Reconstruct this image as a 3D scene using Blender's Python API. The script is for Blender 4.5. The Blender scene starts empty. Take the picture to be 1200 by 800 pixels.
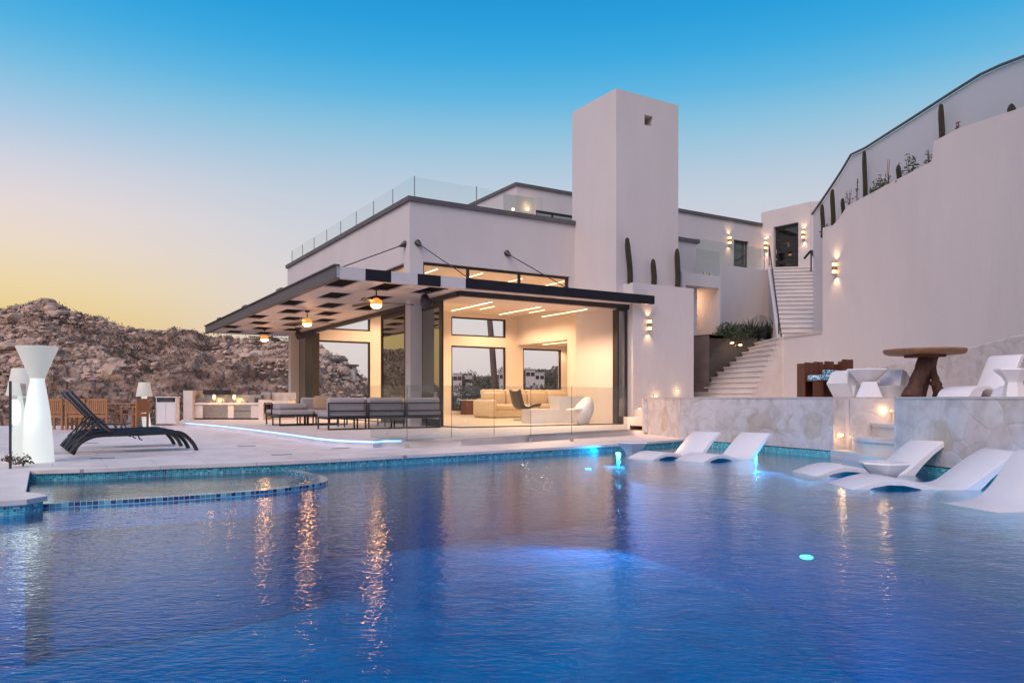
import bpy, bmesh, math, random
from mathutils import Vector, Matrix, noise
random.seed(7)
SC = bpy.context.scene
COL = SC.collection
PI = math.pi
R = math.radians
# ------------------------------------------------------------------ survey of the site
F, CX, HY, C = 880.0, 600.0, 466.0, 1.02      # focal length (px of 1200), centre, horizon, eye height over the water
WATER, DECK, PATIO, TERR = 0.0, 0.13, 0.27, 1.035
def W(px, py, Y): return Vector(((px-CX)/F*Y, Y, C-(py-HY)/F*Y))
def G(px, py, z):
    Y = (C-z)*F/(py-HY)
    return Vector(((px-CX)/F*Y, Y, z))
O = Vector((-2.78, 20.4)); E = Vector((0.8530, 0.5219)); N = Vector((-0.5219, 0.8530))
HROT = math.atan2(E.y, E.x)
def H(s, t, z=0.0):
    p = O + E*s + N*t
    return Vector((p.x, p.y, z))
def on_t(px, py, t):
    a = (px-CX)/F
    l = (t + O.dot(N)) / (a*N.x + N.y)
    p = Vector((a*l, l))
    return (p-O).dot(E), C-(py-HY)/F*l
def on_s(px, py, s):
    a = (px-CX)/F
    l = (s + O.dot(E)) / (a*E.x + E.y)
    p = Vector((a*l, l))
    return (p-O).dot(N), C-(py-HY)/F*l
def on_z(px, py, z):
    Y = (C-z)*F/(py-HY)
    p = Vector(((px-CX)/F*Y, Y))
    return (p-O).dot(E), (p-O).dot(N)
# ------------------------------------------------------------------ materials
def mat(name):
    m = bpy.data.materials.new(name); m.use_nodes = True
    nt = m.node_tree; nt.nodes.clear()
    out = nt.nodes.new('ShaderNodeOutputMaterial')
    return m, nt, out
def nd(nt, typ, **kw):
    n = nt.nodes.new(typ)
    for k, v in kw.items():
        if k.startswith('i_'):
            key = k[2:]
            key = int(key) if key.isdigit() else key.replace('_', ' ')
            n.inputs[key].default_value = v
        else: setattr(n, k, v)
    return n
def ramp(nt, stops, interp='LINEAR'):
    r = nt.nodes.new('ShaderNodeValToRGB'); r.color_ramp.interpolation = interp
    el = r.color_ramp.elements
    while len(el) > 1: el.remove(el[-1])
    el[0].position = stops[0][0]; el[0].color = (*stops[0][1], 1)
    for p, c in stops[1:]:
        x = el.new(p); x.color = (*c, 1)
    return r
def L(nt, a, b): nt.links.new(a, b)
def surf(name, c1, c2=None, scale=4.0, rough=0.6, metal=0.0, bump=0.0, bscale=None, detail=6.0, stretch=(1,1,1), spec=0.5, coat=0.0):
    m, nt, out = mat(name)
    b = nd(nt, 'ShaderNodeBsdfPrincipled'); b.inputs['Roughness'].default_value = rough
    b.inputs['Metallic'].default_value = metal; b.inputs['Specular IOR Level'].default_value = spec
    b.inputs['Coat Weight'].default_value = coat
    tc = nd(nt, 'ShaderNodeTexCoord'); mp = nd(nt, 'ShaderNodeMapping'); mp.inputs['Scale'].default_value = stretch
    L(nt, tc.outputs['Object'], mp.inputs['Vector'])
    c2 = c2 or tuple(x*0.85 for x in c1)
    nz = nd(nt, 'ShaderNodeTexNoise'); nz.inputs['Scale'].default_value = scale; nz.inputs['Detail'].default_value = detail
    nz.inputs['Roughness'].default_value = 0.6
    L(nt, mp.outputs[0], nz.inputs['Vector'])
    rp = ramp(nt, [(0.3, c1), (0.7, c2)]); L(nt, nz.outputs['Fac'], rp.inputs[0]); L(nt, rp.outputs[0], b.inputs['Base Color'])
    if bump:
        n2 = nd(nt, 'ShaderNodeTexNoise'); n2.inputs['Scale'].default_value = bscale or scale*6; n2.inputs['Detail'].default_value = 5
        L(nt, mp.outputs[0], n2.inputs['Vector'])
        bp = nd(nt, 'ShaderNodeBump'); bp.inputs['Strength'].default_value = bump; bp.inputs['Distance'].default_value = 0.02
        L(nt, n2.outputs['Fac'], bp.inputs['Height']); L(nt, bp.outputs[0], b.inputs['Normal'])
    L(nt, b.outputs[0], out.inputs[0])
    return m
def emit(name, col, strength, base=(0.8,0.8,0.8)):
    m, nt, out = mat(name)
    b = nd(nt, 'ShaderNodeBsdfPrincipled'); b.inputs['Base Color'].default_value = (*base, 1)
    b.inputs['Emission Color'].default_value = (*col, 1); b.inputs['Emission Strength'].default_value = strength
    b.inputs['Roughness'].default_value = 0.5
    L(nt, b.outputs[0], out.inputs[0]); return m
def glass(name, tint=(0.9,0.95,0.94), refl=1.0, rough=0.0, film=0.0):
    m, nt, out = mat(name)
    fr = nd(nt, 'ShaderNodeFresnel'); fr.inputs['IOR'].default_value = 1.5
    mu = nd(nt, 'ShaderNodeMath', operation='MULTIPLY'); mu.inputs[1].default_value = refl; L(nt, fr.outputs[0], mu.inputs[0])
    ge = nd(nt, 'ShaderNodeNewGeometry'); iv = nd(nt, 'ShaderNodeMath', operation='SUBTRACT'); iv.inputs[0].default_value = 1.0; L(nt, ge.outputs['Backfacing'], iv.inputs[1])
    m2 = nd(nt, 'ShaderNodeMath', operation='MULTIPLY'); L(nt, mu.outputs[0], m2.inputs[0]); L(nt, iv.outputs[0], m2.inputs[1])
    ad = nd(nt, 'ShaderNodeMath', operation='ADD', use_clamp=True); ad.inputs[1].default_value = film; L(nt, m2.outputs[0], ad.inputs[0])
    tr = nd(nt, 'ShaderNodeBsdfTransparent'); tr.inputs[0].default_value = (*tint, 1)
    gl = nd(nt, 'ShaderNodeBsdfGlossy'); gl.inputs['Roughness'].default_value = rough
    mx = nd(nt, 'ShaderNodeMixShader'); L(nt, ad.outputs[0], mx.inputs[0]); L(nt, tr.outputs[0], mx.inputs[1]); L(nt, gl.outputs[0], mx.inputs[2])
    L(nt, mx.outputs[0], out.inputs[0]); return m
def crazy(name, cols, scale=1.6, edge=(0.16,0.13,0.11), rough=0.75, ew=0.012, zs=1.0, bump=0.4):
    m, nt, out = mat(name)
    b = nd(nt, 'ShaderNodeBsdfPrincipled'); b.inputs['Roughness'].default_value = rough
    tc = nd(nt, 'ShaderNodeTexCoord'); mp = nd(nt, 'ShaderNodeMapping'); mp.inputs['Scale'].default_value = (1,1,zs)
    L(nt, tc.outputs['Object'], mp.inputs[0])
    wn = nd(nt, 'ShaderNodeTexNoise'); wn.inputs['Scale'].default_value = 2.5; L(nt, mp.outputs[0], wn.inputs['Vector'])
    vm = nd(nt, 'ShaderNodeVectorMath', operation='MULTIPLY_ADD'); vm.inputs[1].default_value = (0.20,0.20,0.20)
    L(nt, wn.outputs['Color'], vm.inputs[0]); L(nt, mp.outputs[0], vm.inputs[2])
    v1 = nd(nt, 'ShaderNodeTexVoronoi', feature='DISTANCE_TO_EDGE'); v1.inputs['Scale'].default_value = scale
    v2 = nd(nt, 'ShaderNodeTexVoronoi', feature='F1'); v2.inputs['Scale'].default_value = scale
    L(nt, vm.outputs[0], v1.inputs['Vector']); L(nt, vm.outputs[0], v2.inputs['Vector'])
    sp = nd(nt, 'ShaderNodeSeparateColor'); L(nt, v2.outputs['Color'], sp.inputs[0])
    k = len(cols)
    rp = ramp(nt, [(i/k, c) for i, c in enumerate(cols)], 'CONSTANT'); L(nt, sp.outputs[0], rp.inputs[0])
    n3 = nd(nt, 'ShaderNodeTexNoise'); n3.inputs['Scale'].default_value = 5; n3.inputs['Detail'].default_value = 8; n3.inputs['Distortion'].default_value = 0.3
    L(nt, mp.outputs[0], n3.inputs['Vector'])
    r3 = ramp(nt, [(0.34, (0.80,0.77,0.74)), (0.56, (1.0,1.0,1.0))]); L(nt, n3.outputs['Fac'], r3.inputs[0])
    mm = nd(nt, 'ShaderNodeMix', data_type='RGBA', blend_type='MULTIPLY'); mm.inputs['Factor'].default_value = 0.9
    L(nt, rp.outputs[0], mm.inputs['A']); L(nt, r3.outputs[0], mm.inputs['B'])
    er = ramp(nt, [(0.0, (1,1,1)), (ew, (0.0,0.0,0.0))]); L(nt, v1.outputs['Distance'], er.inputs[0])
    n4 = nd(nt, 'ShaderNodeTexNoise'); n4.inputs['Scale'].default_value = 3.3; L(nt, mp.outputs[0], n4.inputs['Vector'])
    r4 = ramp(nt, [(0.38, (0.15,0.15,0.15)), (0.62, (0.9,0.9,0.9))]); L(nt, n4.outputs['Fac'], r4.inputs[0])
    mu = nd(nt, 'ShaderNodeMath', operation='MULTIPLY'); L(nt, er.outputs[0], mu.inputs[0]); L(nt, r4.outputs[0], mu.inputs[1])
    me = nd(nt, 'ShaderNodeMix', data_type='RGBA'); me.inputs['B'].default_value = (*edge, 1)
    L(nt, mu.outputs[0], me.inputs['Factor']); L(nt, mm.outputs['Result'], me.inputs['A'])
    L(nt, me.outputs['Result'], b.inputs['Base Color'])
    bp = nd(nt, 'ShaderNodeBump'); bp.inputs['Strength'].default_value = bump; bp.inputs['Distance'].default_value = 0.02
    hr = ramp(nt, [(0.0, (0,0,0)), (0.05, (1,1,1))]); L(nt, v1.outputs['Distance'], hr.inputs[0])
    ha = nd(nt, 'ShaderNodeMath', operation='MULTIPLY_ADD'); ha.inputs[1].default_value = 0.5
    L(nt, n3.outputs['Fac'], ha.inputs[0]); L(nt, hr.outputs[0], ha.inputs[2])
    ha2 = nd(nt, 'ShaderNodeMath', operation='MULTIPLY_ADD'); ha2.inputs[1].default_value = 0.8; L(nt, sp.outputs[1], ha2.inputs[0]); L(nt, ha.outputs[0], ha2.inputs[2])
    L(nt, ha2.outputs[0], bp.inputs['Height']); L(nt, bp.outputs[0], b.inputs['Normal'])
    L(nt, b.outputs[0], out.inputs[0]); return m
def frosted():
    m, nt, out = mat('frosted_glass')
    b = nd(nt, 'ShaderNodeBsdfPrincipled'); b.inputs['Base Color'].default_value = (0.60,0.57,0.59,1); b.inputs['Roughness'].default_value = 0.35
    tr = nd(nt, 'ShaderNodeBsdfTransparent'); mx = nd(nt, 'ShaderNodeMixShader'); mx.inputs[0].default_value = 0.74
    L(nt, tr.outputs[0], mx.inputs[1]); L(nt, b.outputs[0], mx.inputs[2]); L(nt, mx.outputs[0], out.inputs[0]); return m
M_FROST = frosted
def mosaic(name, stops, size=0.024, rough=0.15, mortar=(0.45,0.6,0.62)):
    m, nt, out = mat(name)
    b = nd(nt, 'ShaderNodeBsdfPrincipled'); b.inputs['Roughness'].default_value = rough
    uv = nd(nt, 'ShaderNodeUVMap')
    sc = nd(nt, 'ShaderNodeVectorMath', operation='SCALE'); sc.inputs['Scale'].default_value = 1.0/size; L(nt, uv.outputs[0], sc.inputs[0])
    fl = nd(nt, 'ShaderNodeVectorMath', operation='FLOOR'); L(nt, sc.outputs[0], fl.inputs[0])
    wn = nd(nt, 'ShaderNodeTexWhiteNoise', noise_dimensions='2D'); L(nt, fl.outputs[0], wn.inputs['Vector'])
    rp = ramp(nt, stops, 'CONSTANT'); L(nt, wn.outputs['Value'], rp.inputs[0])
    fc = nd(nt, 'ShaderNodeVectorMath', operation='FRACTION'); L(nt, sc.outputs[0], fc.inputs[0])
    sx = nd(nt, 'ShaderNodeSeparateXYZ'); L(nt, fc.outputs[0], sx.inputs[0])
    a = nd(nt, 'ShaderNodeMath', operation='MINIMUM'); L(nt, sx.outputs[0], a.inputs[0]); L(nt, sx.outputs[1], a.inputs[1])
    g = nd(nt, 'ShaderNodeMath', operation='GREATER_THAN'); g.inputs[1].default_value = 0.1; L(nt, a.outputs[0], g.inputs[0])
    mx = nd(nt, 'ShaderNodeMix', data_type='RGBA'); mx.inputs['A'].default_value = (*mortar, 1)
    L(nt, g.outputs[0], mx.inputs['Factor']); L(nt, rp.outputs[0], mx.inputs['B']); L(nt, mx.outputs['Result'], b.inputs['Base Color'])
    L(nt, b.outputs[0], out.inputs[0]); return m
M = {}
M['plaster'] = surf('plaster', (0.66,0.60,0.575), (0.61,0.555,0.535), 0.9, 0.85, bump=0.35, bscale=10, spec=0.2, stretch=(1,1,0.35), detail=9)
M['plaster_in'] = surf('plaster_in', (0.74,0.68,0.62), (0.71,0.65,0.59), 0.6, 0.85, bump=0.05, bscale=9, spec=0.2)
M['coping'] = surf('coping', (0.13,0.115,0.12), (0.09,0.08,0.085), 3, 0.6)
M['stonecap'] = surf('stonecap', (0.60,0.53,0.50), (0.50,0.43,0.40), 2.2, 0.6, bump=0.1)
M['step'] = surf('step', (0.74,0.68,0.64), (0.63,0.56,0.52), 1.8, 0.6, bump=0.15, bscale=14)
M['black'] = surf('black_metal', (0.018,0.017,0.019), (0.028,0.026,0.028), 6, 0.4)
M['darkpanel'] = surf('dark_panel', (0.016,0.015,0.020), (0.022,0.02,0.027), 2, 0.6, spec=0.15)
M['holepanel'] = surf('recess_panel', (0.006,0.006,0.007), (0.009,0.009,0.01), 2, 0.9, spec=0.05)
M['bedwall'] = surf('bed_wall', (0.24,0.175,0.15), (0.18,0.13,0.11), 3, 0.85)
M['housing_glow'] = emit('fan_housing', (1.0,0.28,0.04), 1.3, base=(0.5,0.2,0.06))  # lamp glow built into the fan housing as its own emission
M['graymetal'] = surf('gray_metal', (0.085,0.075,0.082), (0.115,0.10,0.108), 5, 0.55, spec=0.3)
M['canopywhite'] = surf('canopy_white', (0.62,0.57,0.57), (0.55,0.50,0.50), 1.5, 0.6)
M['white'] = surf('white_resin', (0.80,0.79,0.80), (0.76,0.75,0.77), 3, 0.35)
M['steel'] = surf('steel', (0.55,0.5,0.46), (0.42,0.38,0.35), 8, 0.28, metal=1.0)
M['blackmirror'] = surf('black_glass', (0.02,0.022,0.03), None, 3, 0.08)
M['teak'] = surf('teak', (0.42,0.20,0.085), (0.30,0.135,0.055), 6, 0.55, stretch=(1,1,0.15))
M['darkwood'] = surf('dark_wood', (0.15,0.05,0.022), (0.075,0.024,0.012), 9, 0.5, stretch=(2,2,0.18), bump=0.3)
M['topwood'] = surf('table_top_wood', (0.34,0.17,0.08), (0.17,0.085,0.04), 7, 0.5, stretch=(0.4,2,3), bump=0.2)
M['bark'] = surf('bark_wood', (0.12,0.048,0.03), (0.04,0.017,0.012), 14, 0.7, bump=0.8, bscale=22, stretch=(1.5,1.5,0.35))
M['cactus'] = surf('cactus_skin', (0.06,0.052,0.03), (0.028,0.027,0.016), 12, 0.7, bump=0.3, spec=0.2)
M['leaf'] = surf('leaf', (0.045,0.075,0.03), (0.08,0.10,0.045), 3, 0.6)
M['dryleaf'] = surf('dry_leaf', (0.17,0.09,0.07), (0.10,0.07,0.05), 3, 0.7)
M['treeleaf'] = surf('tree_leaf', (0.075,0.08,0.055), (0.13,0.125,0.085), 0.6, 0.8)
M['trunk'] = surf('trunk', (0.20,0.14,0.12), (0.12,0.085,0.075), 5, 0.9, bump=0.6, stretch=(1,1,3))
M['soil'] = surf('soil', (0.13,0.10,0.085), (0.09,0.07,0.06), 6, 0.95, bump=0.5)
M['cushion'] = surf('cushion', (0.36,0.33,0.34), (0.31,0.28,0.29), 20, 0.9, bump=0.2, bscale=60)
M['pillow'] = surf('pillow', (0.40,0.27,0.18), (0.34,0.22,0.15), 20, 0.9, bump=0.2, bscale=60)
M['leather'] = surf('cream_leather', (0.62,0.52,0.40), (0.55,0.45,0.34), 6, 0.5)
M['darkleather'] = surf('dark_leather', (0.06,0.045,0.04), (0.04,0.03,0.03), 6, 0.4)
M['floorin'] = surf('floor_in', (0.68,0.60,0.50), (0.60,0.52,0.43), 1.2, 0.3)
M['brass'] = surf('brass', (0.55,0.32,0.12), (0.45,0.25,0.09), 8, 0.3, metal=1.0)
M['textile'] = surf('fan_wood', (0.07,0.04,0.025), (0.05,0.03,0.02), 6, 0.5)
M['grey_cloth'] = surf('grey_cloth', (0.30,0.27,0.28), (0.24,0.22,0.23), 9, 0.9)
M['housefar'] = surf('far_house_wall', (0.62,0.54,0.52), (0.55,0.48,0.46), 0.2, 0.8)
M['winfar'] = surf('far_window', (0.05,0.05,0.06), None, 1, 0.2)
M['ground'] = surf('dry_ground', (0.20,0.145,0.12), (0.10,0.08,0.065), 0.05, 0.95, detail=10)
M['glass'] = glass('clear_glass', (0.985,0.99,0.985), 0.6)
M['rail_glass'] = glass('railing_glass', (0.86,0.89,0.88), 1.1, film=0.01)
M['roof_glass'] = glass('roof_rail_glass', (0.94,0.96,0.96), 0.5)
M['tint_glass'] = glass('door_glass', (0.26,0.29,0.28), 1.6, film=0.26)
M['door_glass'] = glass('dark_door_glass', (0.25,0.26,0.27), 1.4, film=0.04)
M['clad'] = crazy('stone_cladding', [(0.62,0.565,0.55),(0.66,0.60,0.59),(0.60,0.54,0.52),(0.64,0.585,0.585),(0.67,0.62,0.605),(0.64,0.59,0.57),(0.57,0.49,0.41),(0.65,0.59,0.58)], 2.7, ew=0.012, bump=0.17, edge=(0.42,0.37,0.34))
M['rough_clad'] = crazy('rough_cladding', [(0.60,0.545,0.525),(0.62,0.56,0.54),(0.585,0.525,0.50)], 2.8, ew=0.006, bump=0.22, edge=(0.48,0.42,0.39))
M['tile'] = mosaic('waterline_mosaic', [(0.0,(0.01,0.16,0.28)),(0.12,(0.01,0.36,0.46)),(0.4,(0.03,0.50,0.56)),(0.62,(0.02,0.42,0.54)),(0.8,(0.10,0.64,0.66)),(0.94,(0.35,0.75,0.70))])
M['rimtile'] = mosaic('rim_mosaic', [(0.0,(0.01,0.05,0.16)),(0.3,(0.02,0.14,0.30)),(0.55,(0.06,0.35,0.45)),(0.75,(0.2,0.55,0.6)),(0.9,(0.015,0.09,0.2))], size=0.05)
M['flame'] = emit('fan_lamp', (1.0,0.50,0.12), 24); M['amber'] = emit('amber_grill_glow', (1.0,0.42,0.10), 2.2)
M['sconce_glow'] = emit('sconce_glow', (1.0,0.55,0.18), 4.5)
M['strip'] = emit('ceiling_strip', (1.0,0.74,0.44), 4)
M['lamp_body'] = emit('lamp_body_glow', (0.95,1.0,0.93), 0.55, base=(0.6,0.6,0.58))
M['lamp_head'] = emit('lamp_shade_glow', (1.0,0.95,0.84), 0.27, base=(0.46,0.44,0.39))
M['led'] = emit('led_blue', (0.10,0.38,1.0), 1.9)
M['pool_lamp'] = emit('pool_lamp_glow', (0.50,0.82,1.0), 5)
M['stepglow'] = emit('step_light_glow', (1.0,0.60,0.22), 8)
def m_deck():
    m, nt, out = mat('deck_stone')
    b = nd(nt, 'ShaderNodeBsdfPrincipled'); b.inputs['Roughness'].default_value = 0.5
    tc = nd(nt, 'ShaderNodeTexCoord'); mp = nd(nt, 'ShaderNodeMapping'); mp.inputs['Rotation'].default_value = (0,0,-HROT)
    L(nt, tc.outputs['Object'], mp.inputs[0])
    br = nd(nt, 'ShaderNodeTexBrick'); br.offset = 0.5
    for k, v in (('Scale',1.0),('Mortar Size',0.004),('Brick Width',1.2),('Row Height',0.6),('Bias',0.0)): br.inputs[k].default_value = v
    br.inputs['Color1'].default_value = (0.93,0.83,0.76,1); br.inputs['Color2'].default_value = (0.88,0.785,0.72,1); br.inputs['Mortar'].default_value = (0.45,0.40,0.37,1)
    L(nt, mp.outputs[0], br.inputs['Vector'])
    nz = nd(nt, 'ShaderNodeTexNoise'); nz.inputs['Scale'].default_value = 2.2; nz.inputs['Detail'].default_value = 8; L(nt, mp.outputs[0], nz.inputs['Vector'])
    rr = ramp(nt, [(0.3,(0.80,0.78,0.77)),(0.66,(1,1,1))]); L(nt, nz.outputs['Fac'], rr.inputs[0])
    mm = nd(nt, 'ShaderNodeMix', data_type='RGBA', blend_type='MULTIPLY'); mm.inputs['Factor'].default_value = 1
    L(nt, br.outputs['Color'], mm.inputs['A']); L(nt, rr.outputs[0], mm.inputs['B']); L(nt, mm.outputs['Result'], b.inputs['Base Color'])
    r2 = ramp(nt, [(0.3,(0.35,)*3),(0.7,(0.6,)*3)]); L(nt, nz.outputs['Fac'], r2.inputs[0]); L(nt, r2.outputs[0], b.inputs['Roughness'])
    L(nt, b.outputs[0], out.inputs[0]); return m
M['deck'] = m_deck(); M['frost'] = frosted()
def m_water():
    m, nt, out = mat('pool_water')
    tc = nd(nt, 'ShaderNodeTexCoord')
    def bumpn(scale, st, dist, prev=None, stretch=(1,1,1), rot=0.0, det=3.0):
        mp = nd(nt, 'ShaderNodeMapping'); mp.inputs['Scale'].default_value = stretch; mp.inputs['Rotation'].default_value = (0,0,rot)
        L(nt, tc.outputs['Object'], mp.inputs[0])
        n = nd(nt, 'ShaderNodeTexNoise'); n.inputs['Scale'].default_value = scale; n.inputs['Detail'].default_value = det; n.inputs['Distortion'].default_value = 0.4
        L(nt, mp.outputs[0], n.inputs['Vector'])
        bp = nd(nt, 'ShaderNodeBump'); bp.inputs['Strength'].default_value = st; bp.inputs['Distance'].default_value = dist
        L(nt, n.outputs['Fac'], bp.inputs['Height'])
        if prev: L(nt, prev.outputs[0], bp.inputs['Normal'])
        return bp
    b1 = bumpn(2.2, 1.0, 0.006, None, (1,1,1), 0.5, 2.0)
    b2 = bumpn(9.0, 1.0, 0.0038, b1, (0.8,1.2,1), -0.3, 3.0)
    b3 = bumpn(26.0, 1.0, 0.0028, b2, (0.7,1.3,1), 0.2, 2.0)
    fr = nd(nt, 'ShaderNodeFresnel'); fr.inputs['IOR'].default_value = 1.333; L(nt, b3.outputs[0], fr.inputs['Normal'])
    tr = nd(nt, 'ShaderNodeBsdfTransparent'); tr.inputs[0].default_value = (0.12,0.90,1.0,1)
    gl = nd(nt, 'ShaderNodeBsdfGlossy'); gl.inputs['Roughness'].default_value = 0.03; gl.inputs['Color'].default_value = (0.88,0.93,0.97,1)
    L(nt, b3.outputs[0], gl.inputs['Normal'])
    pw = nd(nt, 'ShaderNodeMapRange', interpolation_type='SMOOTHSTEP'); pw.inputs[1].default_value = 0.02; pw.inputs[2].default_value = 0.80; L(nt, fr.outputs[0], pw.inputs[0])
    mx = nd(nt, 'ShaderNodeMixShader'); L(nt, pw.outputs[0], mx.inputs[0]); L(nt, tr.outputs[0], mx.inputs[1]); L(nt, gl.outputs[0], mx.inputs[2])
    L(nt, mx.outputs[0], out.inputs[0]); water_volume(nt, out); return m
def water_volume(nt, out):
    va = nd(nt, 'ShaderNodeVolumeAbsorption'); va.inputs['Color'].default_value = (0.02,0.50,0.80,1); va.inputs['Density'].default_value = 0.10
    vs = nd(nt, 'ShaderNodeVolumeScatter'); vs.inputs['Color'].default_value = (0.05,0.55,1.0,1); vs.inputs['Density'].default_value = 0.012
    ad = nd(nt, 'ShaderNodeAddShader'); L(nt, va.outputs[0], ad.inputs[0]); L(nt, vs.outputs[0], ad.inputs[1]); L(nt, ad.outputs[0], out.inputs['Volume'])
def m_water_side():
    m, nt, out = mat('pool_water_body'); tr = nd(nt, 'ShaderNodeBsdfTransparent'); L(nt, tr.outputs[0], out.inputs[0]); water_volume(nt, out); return m
M['water'] = m_water(); M['water_side'] = m_water_side()
M['poolfloor'] = surf('pool_plaster', (0.0005,0.24,0.46), (0.001,0.40,0.64), 1.7, 0.7, detail=6)
M['ledgefloor'] = surf('ledge_plaster', (0.07,0.27,0.48), (0.11,0.34,0.55), 1.2, 0.7)
def m_hill():
    m, nt, out = mat('rocky_hill')
    b = nd(nt, 'ShaderNodeBsdfPrincipled'); b.inputs['Roughness'].default_value = 0.95; b.inputs['Specular IOR Level'].default_value = 0.1
    tc = nd(nt, 'ShaderNodeTexCoord')
    n1 = nd(nt, 'ShaderNodeTexNoise'); n1.inputs['Scale'].default_value = 0.22; n1.inputs['Detail'].default_value = 12; n1.inputs['Roughness'].default_value = 0.75
    L(nt, tc.outputs['Object'], n1.inputs['Vector'])
    r1 = ramp(nt, [(0.36,(0.07,0.043,0.035)),(0.46,(0.20,0.125,0.09)),(0.54,(0.37,0.245,0.175)),(0.63,(0.55,0.385,0.285)),(0.74,(0.70,0.52,0.41))])
    L(nt, n1.outputs['Fac'], r1.inputs[0]); L(nt, r1.outputs[0], b.inputs['Base Color'])
    n2 = nd(nt, 'ShaderNodeTexNoise'); n2.inputs['Scale'].default_value = 0.9; n2.inputs['Detail'].default_value = 8
    L(nt, tc.outputs['Object'], n2.inputs['Vector'])
    bp = nd(nt, 'ShaderNodeBump'); bp.inputs['Strength'].default_value = 1.0; bp.inputs['Distance'].default_value = 0.8
    L(nt, n2.outputs['Fac'], bp.inputs['Height']); L(nt, bp.outputs[0], b.inputs['Normal'])
    L(nt, b.outputs[0], out.inputs[0]); return m
M['hill'] = m_hill()
M['rock'] = surf('boulder', (0.74,0.54,0.42), (0.38,0.255,0.19), 0.28, 0.95, detail=12, bump=0.55, bscale=1.2, spec=0.1)
M['scrub'] = surf('scrub', (0.055,0.045,0.03), (0.11,0.08,0.055), 0.5, 0.9)
def m_towel():
    m, nt, out = mat('towel_cloth')
    b = nd(nt, 'ShaderNodeBsdfPrincipled'); b.inputs['Roughness'].default_value = 0.95
    tc = nd(nt, 'ShaderNodeTexCoord'); n1 = nd(nt, 'ShaderNodeTexNoise'); n1.inputs['Scale'].default_value = 14; n1.inputs['Detail'].default_value = 2; n1.inputs['Distortion'].default_value = 2
    L(nt, tc.outputs['Object'], n1.inputs['Vector'])
    r1 = ramp(nt, [(0.0,(0.01,0.02,0.10)),(0.42,(0.02,0.20,0.38)),(0.5,(0.05,0.40,0.50)),(0.55,(0.75,0.80,0.85))], 'CONSTANT')
    L(nt, n1.outputs['Fac'], r1.inputs[0]); L(nt, r1.outputs[0], b.inputs['Base Color']); L(nt, b.outputs[0], out.inputs[0]); return m
M['towel'] = m_towel()
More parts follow.
